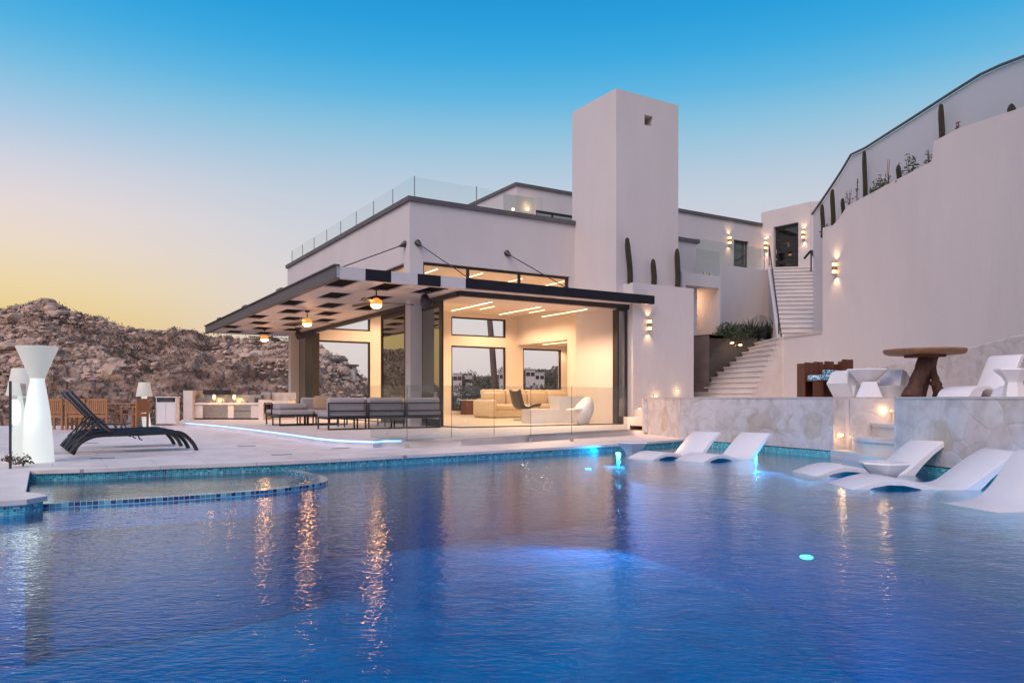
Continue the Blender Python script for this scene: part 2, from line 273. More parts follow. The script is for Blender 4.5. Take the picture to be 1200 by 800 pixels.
# ------------------------------------------------------------------ object helpers
ORG = {}
def tag(o, label=None, cat=None, group=None, kind=None):
    if label: o['label'] = label
    if cat: o['category'] = cat
    if group: o['group'] = group
    if kind: o['kind'] = kind
    return o
def empty(name, loc, label=None, cat=None, group=None, rz=0.0):
    o = bpy.data.objects.new(name, None); COL.objects.link(o); o.empty_display_size = 0.2
    o.location = loc; o.rotation_euler = (0,0,rz)
    ORG[o] = (Vector(loc), rz)
    return tag(o, label, cat, group)
def copy_tree(o, parent=None):
    c = o.copy(); COL.objects.link(c)
    if parent: c.parent = parent
    for ch in [x for x in bpy.data.objects if x.parent == o]: copy_tree(ch, c)
    return c
class MB:
    def __init__(s): s.v = []; s.f = []; s.uv = {}
    def add(s, vs, fs):
        k = len(s.v); s.v += [Vector(p) for p in vs]; s.f += [tuple(i+k for i in f) for f in fs]
        return s
    def box(s, a, b, fr=None):
        x0,y0,z0 = a; x1,y1,z1 = b
        vs = [(x,y,z) for z in (z0,z1) for y in (y0,y1) for x in (x0,x1)]
        if fr: vs = [fr(*p) for p in vs]
        return s.add(vs, [(0,2,3,1),(4,5,7,6),(0,1,5,4),(2,6,7,3),(0,4,6,2),(1,3,7,5)])
    def rbox(s, c, d, r=0.03, seg=2, rz=0.0, rot=None):
        bm = bmesh.new(); bmesh.ops.create_cube(bm, size=1.0)
        for v in bm.verts: v.co = Vector((v.co.x*d[0], v.co.y*d[1], v.co.z*d[2]))
        bmesh.ops.bevel(bm, geom=bm.edges[:], offset=r, segments=seg, profile=0.5, affect='EDGES')
        mtx = (rot or Matrix.Rotation(rz, 4, 'Z'))
        s.add([mtx @ v.co + Vector(c) for v in bm.verts], [tuple(v.index for v in f.verts) for f in bm.faces] if not bm.verts.index_update() else [])
        bm.free(); return s
    def prism(s, poly, z0, z1):
        n = len(poly); vs = [(p[0],p[1],z0) for p in poly] + [(p[0],p[1],z1) for p in poly]
        return s.add(vs, [tuple(range(n-1,-1,-1)), tuple(range(n,2*n))] + [(i,(i+1)%n,n+(i+1)%n,n+i) for i in range(n)])
    def tube(s, pts, r, seg=8, cap=True, rib=0):
        pts = [Vector(p) for p in pts]; n = len(pts)
        rs = r if isinstance(r, (list,tuple)) else [r]*n
        rings = []; up = None
        for i, p in enumerate(pts):
            d = (pts[min(i+1,n-1)] - pts[max(i-1,0)]).normalized()
            if up is None:
                a = Vector((0,0,1)) if abs(d.z) < 0.9 else Vector((1,0,0))
                up = (a - d*a.dot(d)).normalized()
            else: up = (up - d*up.dot(d)).normalized()
            sd = d.cross(up)
            rings.append([p + (up*math.cos(2*PI*k/seg) + sd*math.sin(2*PI*k/seg))*rs[i]*(1-(0.22 if rib and k%2 else 0)) for k in range(seg)])
        vs = [q for rg in rings for q in rg]
        fs = [(i*seg+k, i*seg+(k+1)%seg, (i+1)*seg+(k+1)%seg, (i+1)*seg+k) for i in range(n-1) for k in range(seg)]
        if cap: fs += [tuple(range(seg-1,-1,-1)), tuple((n-1)*seg+k for k in range(seg))]
        return s.add(vs, fs)
    def bar(s, a, b, w, h=None, up=(0,0,1)):
        a = Vector(a); b = Vector(b); h = h or w; d = (b-a).normalized(); u = Vector(up)
        if abs(d.dot(u)) > 0.98: u = Vector((1,0,0))
        u = (u - d*u.dot(d)).normalized(); sd = d.cross(u)
        vs = [p + sd*x*w/2 + u*y*h/2 for p in (a,b) for x,y in ((-1,-1),(1,-1),(1,1),(-1,1))]
        return s.add(vs, [(3,2,1,0),(4,5,6,7),(0,1,5,4),(1,2,6,5),(2,3,7,6),(3,0,4,7)])
    def lathe(s, prof, c=(0,0,0), seg=32, sq=None):
        vs = []; n = len(prof); c = Vector(c)
        for r, z in prof:
            for k in range(seg):
                a = 2*PI*k/seg
                vs.append(c + Vector((r*math.cos(a), r*math.sin(a), z)))
        fs = [(i*seg+k, i*seg+(k+1)%seg, (i+1)*seg+(k+1)%seg, (i+1)*seg+k) for i in range(n-1) for k in range(seg)]
        fs += [tuple(range(seg-1,-1,-1)), tuple((n-1)*seg+k for k in range(seg))]
        return s.add(vs, fs)
    def grid(s, us, vs_, solid, fr, w0, w1):
        """wall of cells: us x vs_ breakpoints, solid(i,j), thickness w0..w1; only outer faces"""
        nu, nv = len(us)-1, len(vs_)-1
        S = lambda i, j: 0 <= i < nu and 0 <= j < nv and solid(i, j)
        for i in range(nu):
            for j in range(nv):
                if not S(i, j): continue
                u0,u1,v0,v1 = us[i],us[i+1],vs_[j],vs_[j+1]
                def q(*ps): s.add([fr(*p) for p in ps], [(0,1,2,3)])
                q((u0,w0,v0),(u1,w0,v0),(u1,w0,v1),(u0,w0,v1)); q((u1,w1,v0),(u0,w1,v0),(u0,w1,v1),(u1,w1,v1))
                if not S(i-1,j): q((u0,w1,v0),(u0,w0,v0),(u0,w0,v1),(u0,w1,v1))
                if not S(i+1,j): q((u1,w0,v0),(u1,w1,v0),(u1,w1,v1),(u1,w0,v1))
                if not S(i,j-1): q((u0,w1,v0),(u1,w1,v0),(u1,w0,v0),(u0,w0,v0))
                if not S(i,j+1): q((u0,w0,v1),(u1,w0,v1),(u1,w1,v1),(u0,w1,v1))
        return s
    def build(s, name, m, parent=None, local=False, smooth=False, origin=None):
        vs = s.v
        if parent is not None and not local:
            o0, rz = ORG[parent]; mi = Matrix.Rotation(-rz, 3, 'Z')
            vs = [mi @ (p - o0) for p in vs]
        loc = Vector((0,0,0))
        if parent is None and not local:
            xs = [p.x for p in vs]; ys = [p.y for p in vs]
            loc = Vector(origin) if origin is not None else Vector(((min(xs)+max(xs))/2, (min(ys)+max(ys))/2, min(p.z for p in vs)))
            vs = [p - loc for p in vs]
        me = bpy.data.meshes.new(name); me.from_pydata([tuple(p) for p in vs], [], s.f)
        if s.uv:
            uvl = me.uv_layers.new(name='UVMap')
            for li, lp in enumerate(me.loops): uvl.data[li].uv = s.uv.get(lp.vertex_index, (0,0))
        me.materials.append(m)
        bm = bmesh.new(); bm.from_mesh(me)
        if not s.uv: bmesh.ops.remove_doubles(bm, verts=bm.verts, dist=1e-5)
        bmesh.ops.recalc_face_normals(bm, faces=bm.faces)
        if smooth:
            for f in bm.faces: f.smooth = True
            for ed in bm.edges:
                if len(ed.link_faces) == 2 and ed.calc_face_angle(0) > R(smooth if smooth is not True else 40): ed.smooth = False
        bm.to_mesh(me); bm.free()
        o = bpy.data.objects.new(name, me); COL.objects.link(o); o.location = loc
        if parent is not None:
            o.parent = parent; ORG[o] = ORG.get(parent, (Vector((0,0,0)), 0.0))
        return o
def hf(s, t, z): return H(s, t, z)              # front-parallel frame (s along, t deep)
def hl(t, s, z): return H(s, t, z)              # left-facade frame
def wall(us, zs, holes, fr, w0, w1):
    """rect us=(a,b) zs=(a,b) with holes [(u0,u1,z0,z1)]"""
    U = sorted(set([us[0],us[1]] + [x for h in holes for x in h[:2]])); Z = sorted(set([zs[0],zs[1]] + [x for h in holes for x in h[2:]]))
    U = [u for u in U if us[0] <= u <= us[1]]; Z = [z for z in Z if zs[0] <= z <= zs[1]]
    def solid(i, j):
        u = (U[i]+U[i+1])/2; z = (Z[j]+Z[j+1])/2
        return not any(h[0] < u < h[1] and h[2] < z < h[3] for h in holes)
    return MB().grid(U, Z, solid, fr, w0, w1)
def frame(u0, u1, z0, z1, b, fr, w0, w1, mull=(), rails=()):
    """a rectangular frame with mullions (u) and rails (z)"""
    holes = []
    us = [u0+b] + sorted([x for m_ in mull for x in (m_-b/2, m_+b/2)]) + [u1-b]
    zs = [z0+b] + sorted([x for m_ in rails for x in (m_-b/2, m_+b/2)]) + [z1-b]
    for i in range(0, len(us), 2):
        for j in range(0, len(zs), 2): holes.append((us[i], us[i+1], zs[j], zs[j+1]))
    return wall((u0,u1), (z0,z1), holes, fr, w0, w1)
def ribbon(pts, z0, z1, th, uvs=True, closed=False):
    """vertical ribbon along plan polyline, thickened to one side (left normal * th)"""
    mb = MB(); P = [Vector((p[0],p[1])) for p in pts]; n = len(P); d = 0.0
    nor = []
    for i in range(n):
        a = P[max(i-1,0)]; b = P[min(i+1,n-1)]; t = (b-a).normalized(); nor.append(Vector((-t.y, t.x)))
    for i in range(n):
        if i: d += (P[i]-P[i-1]).length
        q = P[i] + nor[i]*th
        k = len(mb.v)
        mb.v += [Vector((P[i].x,P[i].y,z0)), Vector((P[i].x,P[i].y,z1)), Vector((q.x,q.y,z1)), Vector((q.x,q.y,z0))]
        if uvs:
            mb.uv[k] = (d,z0); mb.uv[k+1] = (d,z1); mb.uv[k+2] = (d,z1+abs(th)); mb.uv[k+3] = (d,z0-abs(th))
    for i in range(n-1):
        a = 4*i; b = a+4
        for j in range(4): mb.f.append((a+j, b+j, b+(j+1)%4, a+(j+1)%4))
    mb.f.append((0,1,2,3)); mb.f.append((4*n-4,4*n-1,4*n-2,4*n-3))
    return mb
def smooth_poly(pts, k=6):
    """Catmull-Rom through plan points"""
    P = [Vector((p[0],p[1])) for p in pts]; out = []
    for i in range(len(P)-1):
        p0 = P[max(i-1,0)]; p1 = P[i]; p2 = P[i+1]; p3 = P[min(i+2,len(P)-1)]
        for j in range(k):
            t = j/k
            out.append(0.5*((2*p1)+(p2-p0)*t+(2*p0-5*p1+4*p2-p3)*t*t+(-p0+3*p1-3*p2+p3)*t**3))
    out.append(P[-1]); return out
def light(name, typ, loc, energy, col, **kw):
    d = bpy.data.lights.new(name, typ); d.energy = energy; d.color = col
    for k, v in kw.items(): setattr(d, k, v)
    o = bpy.data.objects.new(name, d); COL.objects.link(o); o.location = loc; return o
def aim(o, tgt):
    o.rotation_euler = (Vector(tgt) - o.location).to_track_quat('-Z', 'Y').to_euler()
WARM = (1.0, 0.62, 0.28)
# ------------------------------------------------------------------ sky, sun, camera
def lin(c): return tuple(((x/255+0.055)/1.055)**2.4 if x/255 > 0.04045 else x/255/12.92 for x in c)
w = bpy.data.worlds.new('World'); SC.world = w; w.use_nodes = True
nt = w.node_tree; nt.nodes.clear()
SUN_EL, SUN_AZ = R(2.0), math.atan2(-0.85, 0.53)        # low in the west (left), azimuth from +Y
out = nt.nodes.new('ShaderNodeOutputWorld'); bg = nt.nodes.new('ShaderNodeBackground')
sky = nt.nodes.new('ShaderNodeTexSky'); sky.sky_type = 'NISHITA'; sky.sun_disc = False
sky.sun_elevation = SUN_EL; sky.sun_rotation = SUN_AZ; sky.ozone_density = 4.0; sky.dust_density = 1.0
tc = nt.nodes.new('ShaderNodeTexCoord'); sx = nt.nodes.new('ShaderNodeSeparateXYZ'); L(nt, tc.outputs['Generated'], sx.inputs[0])
warm = ramp(nt, [(0.0,lin((222,182,130))),(0.087,lin((238,207,138))),(0.127,lin((241,218,170))),(0.17,lin((239,221,200))),(0.214,lin((233,220,218))),(0.26,lin((212,214,226))),(0.305,lin((172,204,230))),(0.348,lin((128,194,230))),(0.39,lin((86,180,229))),(0.43,lin((58,168,227))),(0.55,lin((28,130,205))),(1.0,lin((18,85,160)))])
cool = ramp(nt, [(0.0,lin((214,198,200))),(0.06,lin((230,218,217))),(0.14,lin((222,216,219))),(0.21,lin((210,213,222))),(0.25,lin((200,210,223))),(0.285,lin((182,205,224))),(0.33,lin((146,198,226))),(0.37,lin((100,185,228))),(0.41,lin((64,172,227))),(0.45,lin((42,160,222))),(0.56,lin((24,125,200))),(1.0,lin((18,85,160)))])
L(nt, sx.outputs[2], warm.inputs[0]); L(nt, sx.outputs[2], cool.inputs[0])
dt = nt.nodes.new('ShaderNodeVectorMath'); dt.operation = 'DOT_PRODUCT'; dt.inputs[1].default_value = (-0.80,0.60,0)
L(nt, tc.outputs['Generated'], dt.inputs[0])
mr = nt.nodes.new('ShaderNodeMapRange'); mr.interpolation_type = 'SMOOTHSTEP'; mr.inputs[1].default_value = 0.74; mr.inputs[2].default_value = 0.95
L(nt, dt.outputs['Value'], mr.inputs[0])
mx = nt.nodes.new('ShaderNodeMix'); mx.data_type = 'RGBA'; L(nt, mr.outputs[0], mx.inputs['Factor']); L(nt, cool.outputs[0], mx.inputs['A']); L(nt, warm.outputs[0], mx.inputs['B'])
sc_ = nt.nodes.new('ShaderNodeVectorMath'); sc_.operation = 'SCALE'; sc_.inputs['Scale'].default_value = 9.6; L(nt, mx.outputs['Result'], sc_.inputs[0])
sc2 = nt.nodes.new('ShaderNodeVectorMath'); sc2.operation = 'MULTIPLY_ADD'; sc2.inputs[1].default_value = (0.05,0.05,0.05)
L(nt, sky.outputs[0], sc2.inputs[0]); L(nt, sc_.outputs[0], sc2.inputs[2])
L(nt, sc2.outputs[0], bg.inputs[0]); bg.inputs[1].default_value = 0.10
L(nt, bg.outputs[0], out.inputs[0])
sun = light('sun', 'SUN', (0,0,60), 2.5, (1.0,0.77,0.69), angle=R(50))  # soft added front light from behind the camera, away from the low western sun
sd = Vector((-0.40,-0.78,0.85))
sun.rotation_euler = sd.to_track_quat('Z', 'Y').to_euler()
cam = bpy.data.cameras.new('camera'); co = bpy.data.objects.new('camera', cam); COL.objects.link(co)
co.location = (0,0,C); co.rotation_euler = (R(90),0,0); cam.sensor_width = 36; cam.lens = F/1200*36; cam.shift_y = 66/1200
cam.clip_end = 5000; SC.camera = co
SC.view_settings.view_transform = 'Standard'; SC.view_settings.look = 'None'; SC.view_settings.gamma = 1; SC.view_settings.use_curve_mapping = False
SC.view_settings.exposure = 0.0
SC.cycles.use_denoising = True; SC.cycles.max_bounces = 8; SC.cycles.transparent_max_bounces = 16
SC.cycles.sample_clamp_indirect = 4.0; SC.cycles.caustics_reflective = False; SC.cycles.caustics_refractive = False
# ------------------------------------------------------------------ pool plan
far_edge = [G(x,y,DECK) for x,y in ((31,551),(120,548.5),(200,545),(300,541.5),(400,537),(475,533),(540,529.8),(600,526.5),(680,522.3),(727,519.5),(765,517.0),(800,514.2))]
far_edge = [(p.x,p.y) for p in far_edge]
stoneL = [G(x,y,DECK) for x,y in ((800,514.2),(860,517.5),(920,522.2),(976,526.8))]
stoneL = [(p.x,p.y) for p in stoneL]
stoneR = [G(x,y,DECK) for x,y in ((1047,537.4),(1100,544.5),(1147,550.5))]; stoneR = [(p.x,p.y) for p in stoneR] + [(6.25,7.9),(6.9,5.6),(7.7,2.5),(8.2,-1.0),(8.4,-7.0)]
nearL = [(-14,5.0),(-6.2,6.15),(-4.55,6.42),(-4.28,6.60),(-4.26,6.82),(-4.42,6.98),(-4.64,7.1)]
farS = smooth_poly(far_edge, 4); stLS = smooth_poly(stoneL, 4); stRS = smooth_poly(stoneR, 5)
edge = [Vector(p) for p in nearL] + farS + stLS[1:] + stRS        # runs along the whole visible rim
pool_poly = [(p[0],p[1]) for p in edge] + [(-14,-7)]
def sheet(name, poly, z, m, kind, holes=None):
    bm = bmesh.new(); vs = [bm.verts.new((p[0],p[1],z)) for p in poly]
    es = [bm.edges.new((vs[i], vs[(i+1)%len(vs)])) for i in range(len(vs))]
    bmesh.ops.triangle_fill(bm, use_beauty=True, edges=es, normal=(0,0,1))
    bmesh.ops.recalc_face_normals(bm, faces=bm.faces)
    if bm.faces and sum(f.normal.z for f in bm.faces) < 0: bmesh.ops.reverse_faces(bm, faces=bm.faces)
    me = bpy.data.meshes.new(name); bm.to_mesh(me); bm.free(); me.materials.append(m)
    o = bpy.data.objects.new(name, me); COL.objects.link(o); o['kind'] = kind; return o
def slab(name, poly, z0, z1, m, kind='structure'):
    bm = bmesh.new(); vs = [bm.verts.new((p[0],p[1],z1)) for p in poly]
    es = [bm.edges.new((vs[i], vs[(i+1)%len(vs)])) for i in range(len(vs))]
    r = bmesh.ops.triangle_fill(bm, use_beauty=True, edges=es, normal=(0,0,1))
    ex = bmesh.ops.extrude_face_region(bm, geom=bm.faces[:])
    for v in [g for g in ex['geom'] if isinstance(g, bmesh.types.BMVert)]: v.co.z = z0
    bmesh.ops.recalc_face_normals(bm, faces=bm.faces)
    me = bpy.data.meshes.new(name); bm.to_mesh(me); bm.free(); me.materials.append(m)
    o = bpy.data.objects.new(name, me); COL.objects.link(o); o['kind'] = kind; return o
wo = slab('pool_water', pool_poly, -1.352, WATER, M['water']); wo.data.materials.append(M['water_side'])
for pf in wo.data.polygons: pf.material_index = 0 if (pf.normal.z > 0.9 and pf.center.z > -0.1) else 1
sheet('pool_floor', pool_poly, -1.35, M['poolfloor'], 'structure')
rb = ribbon([(p[0],p[1]) for p in edge], -1.35, -0.30, 0.12, uvs=False).build('pool_wall', M['poolfloor']); tag(rb, kind='structure')
rb = ribbon([(p[0],p[1]) for p in edge], -0.30, 0.095, 0.10).build('waterline_tile_band', M['tile']); tag(rb, kind='structure')
# sun shelf on the right (loungers) and tanning shelf on the left
ledge_in = [G(x,y,0) for x,y in ((712,536),(745,545),(800,553),(860,562),(915,574),(960,592),(1010,612),(1090,634),(1200,668))]
ledge = [(p.x,p.y) for p in smooth_poly([(p.x,p.y) for p in ledge_in],4)] + [(3.6,2.2),(4.4,-1.0),(8.3,-1.0)] + [(p[0],p[1]) for p in reversed(stRS) if p[1] > -1.0] + [(p[0],p[1]) for p in reversed(stLS)] + [(p[0],p[1]) for p in reversed(farS) if p[0] > 1.55]
slab('sun_shelf', ledge, -1.35, -0.26, M['ledgefloor'])
rim_top = [G(x,y,0.04) for x,y in ((35,591.2),(120,586.5),(200,582),(300,575),(350,569.5),(374,565.8),(384,562.3),(380,558),(362,553.0),(342,548))]
rim = smooth_poly([(p.x,p.y) for p in rim_top], 5)
tag(ribbon([(p.x,p.y) for p in rim], -1.34, -0.061, 0.13, uvs=False).build('spa_wall', M['poolfloor']), kind='structure')
rr = ribbon([(p.x,p.y) for p in rim], -0.06, 0.04, 0.14); tag(rr.build('spa_rim', M['rimtile']), kind='structure')
sh = [(p.x,p.y) for p in rim] + [(p[0],p[1]) for p in reversed(farS) if p[0] < -3.45] + [(-4.6,7.1),(-4.45,6.95)]
slab('tanning_shelf', sh, -1.34, -0.22, M['ledgefloor'])
# deck and patio
def off(pts, d):
    P = [Vector((p[0],p[1])) for p in pts]; o = []
    for i in range(len(P)):
        t = (P[min(i+1,len(P)-1)]-P[max(i-1,0)]).normalized(); q = P[i] + Vector((-t.y,t.x))*d; o.append((q.x,q.y))
    return o
deck_poly = off([(p[0],p[1]) for p in nearL] + [(p.x,p.y) for p in farS], -0.035)
hb = H(8.0,-1.0); hc = H(13.0,16.0); hd = H(-1.0,16.5)
deck_poly = deck_poly + [(3.95,17.6),(hb.x,hb.y),(hc.x,hc.y),(hd.x,hd.y),(-13.4,30.5),(-11.0,24.3),(-16.0,23.9),(-24.0,23.4),(-24.0,5.0)]
slab('pool_deck', deck_poly, 0.085, DECK, M['deck'])
pe = [G(x,y,PATIO) for x,y in ((219,494.2),(260,497.6),(300,502),(345,507.6),(375,511.6),(400,513.8),(425,514.8),(437,515.2),(447,514.4),(470,513.9),(540,513.4),(600,510.5),(640,508.0),(680,505.8),(738,502.8))]
pe = [(p.x,p.y) for p in pe]
patio = [p for p in pe] + [(H(5.9,-2.2).x,H(5.9,-2.2).y),(hc.x,hc.y),(hd.x,hd.y),(-12.6,29.0)]
slab('patio', patio, 0.10, PATIO, M['step'])
low = off(pe, -0.28)
lw = [G(x,y,0.20) for x,y in ((640,512),(700,510.0),(757,507))]
MBl = MB()
# LED line under the patio nosing
led = MB().tube([(p[0],p[1],0.232) for p in off(smooth_poly(pe[:10],4), -0.024)], 0.017, 6)
tag(led.build('led_strip', M['led'], origin=(pe[5][0],pe[5][1],0.22)), 'glowing blue light strip along the curved edge of the raised patio', 'light strip')
tag(ribbon(off(smooth_poly(pe,4), -0.001), 0.250, 0.275, -0.03, uvs=False).build('patio_nosing', M['stonecap']), kind='structure')
# drains in the deck
for i, (x, y) in enumerate(((289,522.5),(330,532.5),(120,536.5),(399,525),(104,519))):
    p = G(x,y,DECK+0.003); d = MB().box((-0.16,-0.035,0),(0.16,0.035,0.003), lambda a,b,c: (p.x+a*0.85-b*0.52, p.y+a*0.52+b*0.85, p.z+c))
    tag(d.build('deck_drain', M['graymetal']), ['narrow drain slot in the pale deck below the middle of the blue strip','narrow drain slot in the deck close to the pool edge','narrow drain slot in the deck between the near lounger and the pool','narrow drain slot in the deck below the sofa end','narrow drain slot in the deck under the near lounger'][i], 'drain', 'drain slots in the deck')
# ------------------------------------------------------------------ ground and hills
def ground():
    n = 40; mb = MB()
    rad = [0,40,80,140,240,420,800,1600,3000]
    vs = []; seg = 64
    for i, r in enumerate(rad):
        for k in range(seg): vs.append((r*math.cos(2*PI*k/seg), r*math.sin(2*PI*k/seg)+20, -9.0 + (0 if r < 100 else 0)))
    fs = [(i*seg+k, i*seg+(k+1)%seg, (i+1)*seg+(k+1)%seg, (i+1)*seg+k) for i in range(len(rad)-1) for k in range(seg)]
    mb.add(vs, fs); tag(mb.build('ground', M['ground'], origin=(0,0,-9)), kind='structure')
ground()
RIDGE = [(-500,372),(-300,380),(-120,372),(-40,366),(0,361),(20,359),(45,354),(62,358),(85,368),(120,375),(150,385),(185,388),(205,384),(222,383),(245,391),(300,396),(345,401),(372,406),(400,424),(433,450),(470,462),(520,470),(600,478),(900,480)]
def interp(tab, x):
    for (a,b),(c,d) in zip(tab, tab[1:]):
        if x <= c: return b + (d-b)*max(0,(x-a))/(c-a)
    return tab[-1][1]
RY = 112.0
def hill_h(X, Y):
    px = 600+880*X/Y if Y > 1 else 0
    top = C + (HY - interp(RIDGE, px))*RY/F
    t = (Y-32)/(RY-32)
    if t <= 1:
        t = max(t,0); b = -8.5 + (top+8.5)*(0.75*t + 0.25*t*t*(3-2*t))
    else: b = top - (t-1)*9
    p = Vector((X,Y,0))
    a = noise.fractal(p*0.055, 1.0, 2.0, 3)*1.5*min(1,t*2) * (0.35 if 0.93 < t < 1.1 else 1)
    c = noise.ridged_multi_fractal(p*0.22, 0.9, 2.1, 5, 1.0, 2.0)*0.45
    d = abs(noise.noise(p*0.9))*0.8 + abs(noise.noise(p*0.37+Vector((5,5,0))))*0.6 + abs(noise.noise(p*2.1))*0.35
    return b + a + c - 0.7 + d - 0.5
def hill():
    mb = MB(); NX, NY = 420, 190; vs = []
    for j in range(NY):
        Y = 30 + (150-30)*(j/(NY-1))**1.0
        for i in range(NX):
            px = -420 + (820+420)*i/(NX-1)
            X = (px-600)/880*Y
            vs.append((X, Y, hill_h(X,Y)))
    fs = [(j*NX+i, j*NX+i+1, (j+1)*NX+i+1, (j+1)*NX+i) for j in range(NY-1) for i in range(NX-1)]
    mb.add(vs, fs)
    o = mb.build('hill', M['hill'], origin=(-60,90,-9)); tag(o, kind='structure')
hill()
rnd = random.Random(3)
def ico_template(sub):
    bm = bmesh.new(); bmesh.ops.create_icosphere(bm, subdivisions=sub, radius=1.0)
    v = [x.co.copy() for x in bm.verts]; bm.verts.index_update(); f = [tuple(q.index for q in x.verts) for x in bm.faces]; bm.free(); return v, f
IV, IF = ico_template(2); IV1, IF1 = ico_template(1)
def boulders():
    mb = MB(); k = 0
    while k < 7000:
        Y = rnd.uniform(42, 118); px = rnd.uniform(-60, 560); X = (px-600)/880*Y
        dens = noise.noise(Vector((X*0.05, Y*0.05, 7)))
        if rnd.random() > 0.26 + dens*1.8: continue
        k += 1
        s = rnd.choice((0.12,0.15,0.19,0.23,0.28,0.34,0.44))*rnd.uniform(0.7,1.3)*(0.15+Y/105)
        if rnd.random() < 0.05: s *= 2.2
        sc = Vector((s*rnd.uniform(0.8,1.5), s*rnd.uniform(0.8,1.3), s*rnd.uniform(0.55,0.95)))
        rz = rnd.uniform(0, PI); ca, sa = math.cos(rz), math.sin(rz); z = hill_h(X,Y); sd = rnd.random()*100
        V, Fc = (IV, IF) if s > 0.5 else (IV1, IF1)
        vs = []
        for v in V:
            q = v*(1+0.35*noise.noise(v*1.3+Vector((sd,0,0))))
            for nvec in ((0.8,0.3,0.5),(-0.5,0.7,0.5),(0,0,1)):
                nn = Vector(nvec).normalized(); dd = q.dot(nn)
                if dd > 0.72: q = q - nn*(dd-0.72)
            q = Vector((q.x*sc.x, q.y*sc.y, q.z*sc.z)); vs.append((X+q.x*ca-q.y*sa, Y+q.x*sa+q.y*ca, z+q.z*1.0+s*0.1))
        mb.add(vs, Fc)
    o = mb.build('hillside_boulders', M['rock'], origin=(-60,90,-9)); tag(o, 'pinkish boulders strewn over the rocky hillside', 'boulders', kind='stuff')
boulders()
def scrubs():
    mb = MB()
    for k in range(12000):
        Y = rnd.uniform(34, 118); px = rnd.uniform(-60, 640); X = (px-600)/880*Y
        if noise.noise(Vector((X*0.07, Y*0.07, 1))) < 0.0 and rnd.random() < 0.75: continue
        z = hill_h(X,Y); s = rnd.uniform(0.15,0.42)*(0.4+Y/100)
        for q in range(9):
            c = Vector((X+rnd.gauss(0,s*0.6), Y+rnd.gauss(0,s*0.6), z+rnd.uniform(0,s*0.9)))
            a = Vector((rnd.gauss(0,1),rnd.gauss(0,1),rnd.gauss(0,1))).normalized()*s*0.3; b = Vector((rnd.gauss(0,1),rnd.gauss(0,1),rnd.gauss(0,1))).normalized()*s*0.3
            mb.add([c-a, c+b, c+a], [(0,1,2)])
    o = mb.build('hillside_scrub', M['scrub'], origin=(-60,90,-9)); tag(o, 'dark dry scrub growing between the boulders on the hillside', 'scrub', kind='stuff')
scrubs()
def far_ridge_h(X, Y):
    px = 600+880*X/Y
    top = C + (HY - interp([(300,452),(450,446),(520,440),(560,446),(600,438),(640,436),(700,432),(900,420),(1300,420)], px))*190/F
    t = max(0,min(1,(Y-60)/130)); return -9 + (top+9)*t + noise.fractal(Vector((X,Y,0))*0.03, 1, 2, 4)*1.5
mb = MB(); NX, NY = 90, 40; vs = []
for j in range(NY):
    Y = 60 + 190*j/(NY-1)
    for i in range(NX):
        X = (-300+1700*i/(NX-1)-600)/880*Y; vs.append((X,Y,far_ridge_h(X,min(Y,190)) - max(0,Y-190)*0.3))
mb.add(vs, [(j*NX+i, j*NX+i+1, (j+1)*NX+i+1, (j+1)*NX+i) for j in range(NY-1) for i in range(NX-1)])
tag(mb.build('far_ridge', M['ground'], origin=(40,150,-9)), kind='structure')
# ================================================================== THE HOUSE
ZR = 6.36; TG = -2.22; TB = 11.0; ZC = 4.80; SOF = 3.68
house = empty('house', H(0,0,PATIO), 'white flat-roofed modern villa with tall square chimney and checkered canopy', 'house')
def P(name, mb, m, parent=house, **k): return mb.build(name, M[m] if isinstance(m, str) else m, parent, **k)
s_e = 10.78
cl0, cl1 = on_t(496,307,0)[0], on_t(668,320,0)[0]
# upper walls
P('front_wall', wall((0.30, s_e), (3.92, ZR), [(cl0, cl1, 3.92, 4.76)], hf, 0.0, 0.3), 'plaster')
P('left_wall', wall((0.0, 12.43), (3.86, ZR), [(0.40, 5.2, 3.86, 4.74)], hl, 0.0, 0.3), 'plaster')
P('rear_wall', wall((0.30, s_e), (5.0, ZR), [], hf, 12.13, 12.43), 'plaster')
P('right_wall', wall((0.30, 12.13), (0.27, ZR), [], hl, s_e-0.3, s_e) , 'plaster') if False else None
P('roof', MB().box((0.3,0.3,6.12),(s_e,12.13,6.22), H), 'plaster')
# lower block on the right of the opening, carrying the cacti
zb = 4.30
P('side_block', MB().box((5.80,-2.44,0.05),(8.17,-0.001,zb), H), 'plaster')
None
P('lower_front_wall', MB().box((5.80,0.001,0.05),(s_e,0.3,3.92), H), 'plaster')
P('chimney', (lambda: MB().grid([5.53,6.60,6.92,7.95],[3.95,9.06,9.36,9.90], lambda i,j: not (i==1 and j==1), hf, -2.02, -1.7))(), 'plaster')
ch = bpy.data.objects['chimney']
P('shaft', MB().box((5.53,-1.7,3.95),(7.95,0.12,9.90), H), 'plaster', ch)
P('vent', MB().box((6.66,-1.76,9.12),(6.86,-1.705,9.30), H), 'black', ch)
# copings
def coping(mb, s0, s1, t0, t1, z0, z1): mb.box((s0,t0,z0),(s1,t1,z1), H)
cp = MB(); coping(cp, -0.07, 0.36, -0.07, 12.5, ZR, ZR+0.13)
P('coping', cp, 'coping'); P('coping', MB().box((0.361,-0.07,ZR),(5.60,0.36,ZR+0.128), H), 'coping'); P('coping', MB().box((7.952,-0.07,ZR),(s_e+0.07,0.36,ZR+0.128), H), 'coping')
# corner column and rear column
P('column', MB().box((0.03,0.03,PATIO),(0.38,0.36,3.86), H), 'plaster')
P('column', MB().box((0.03,12.05,PATIO),(0.38,12.40,3.86), H), 'plaster')
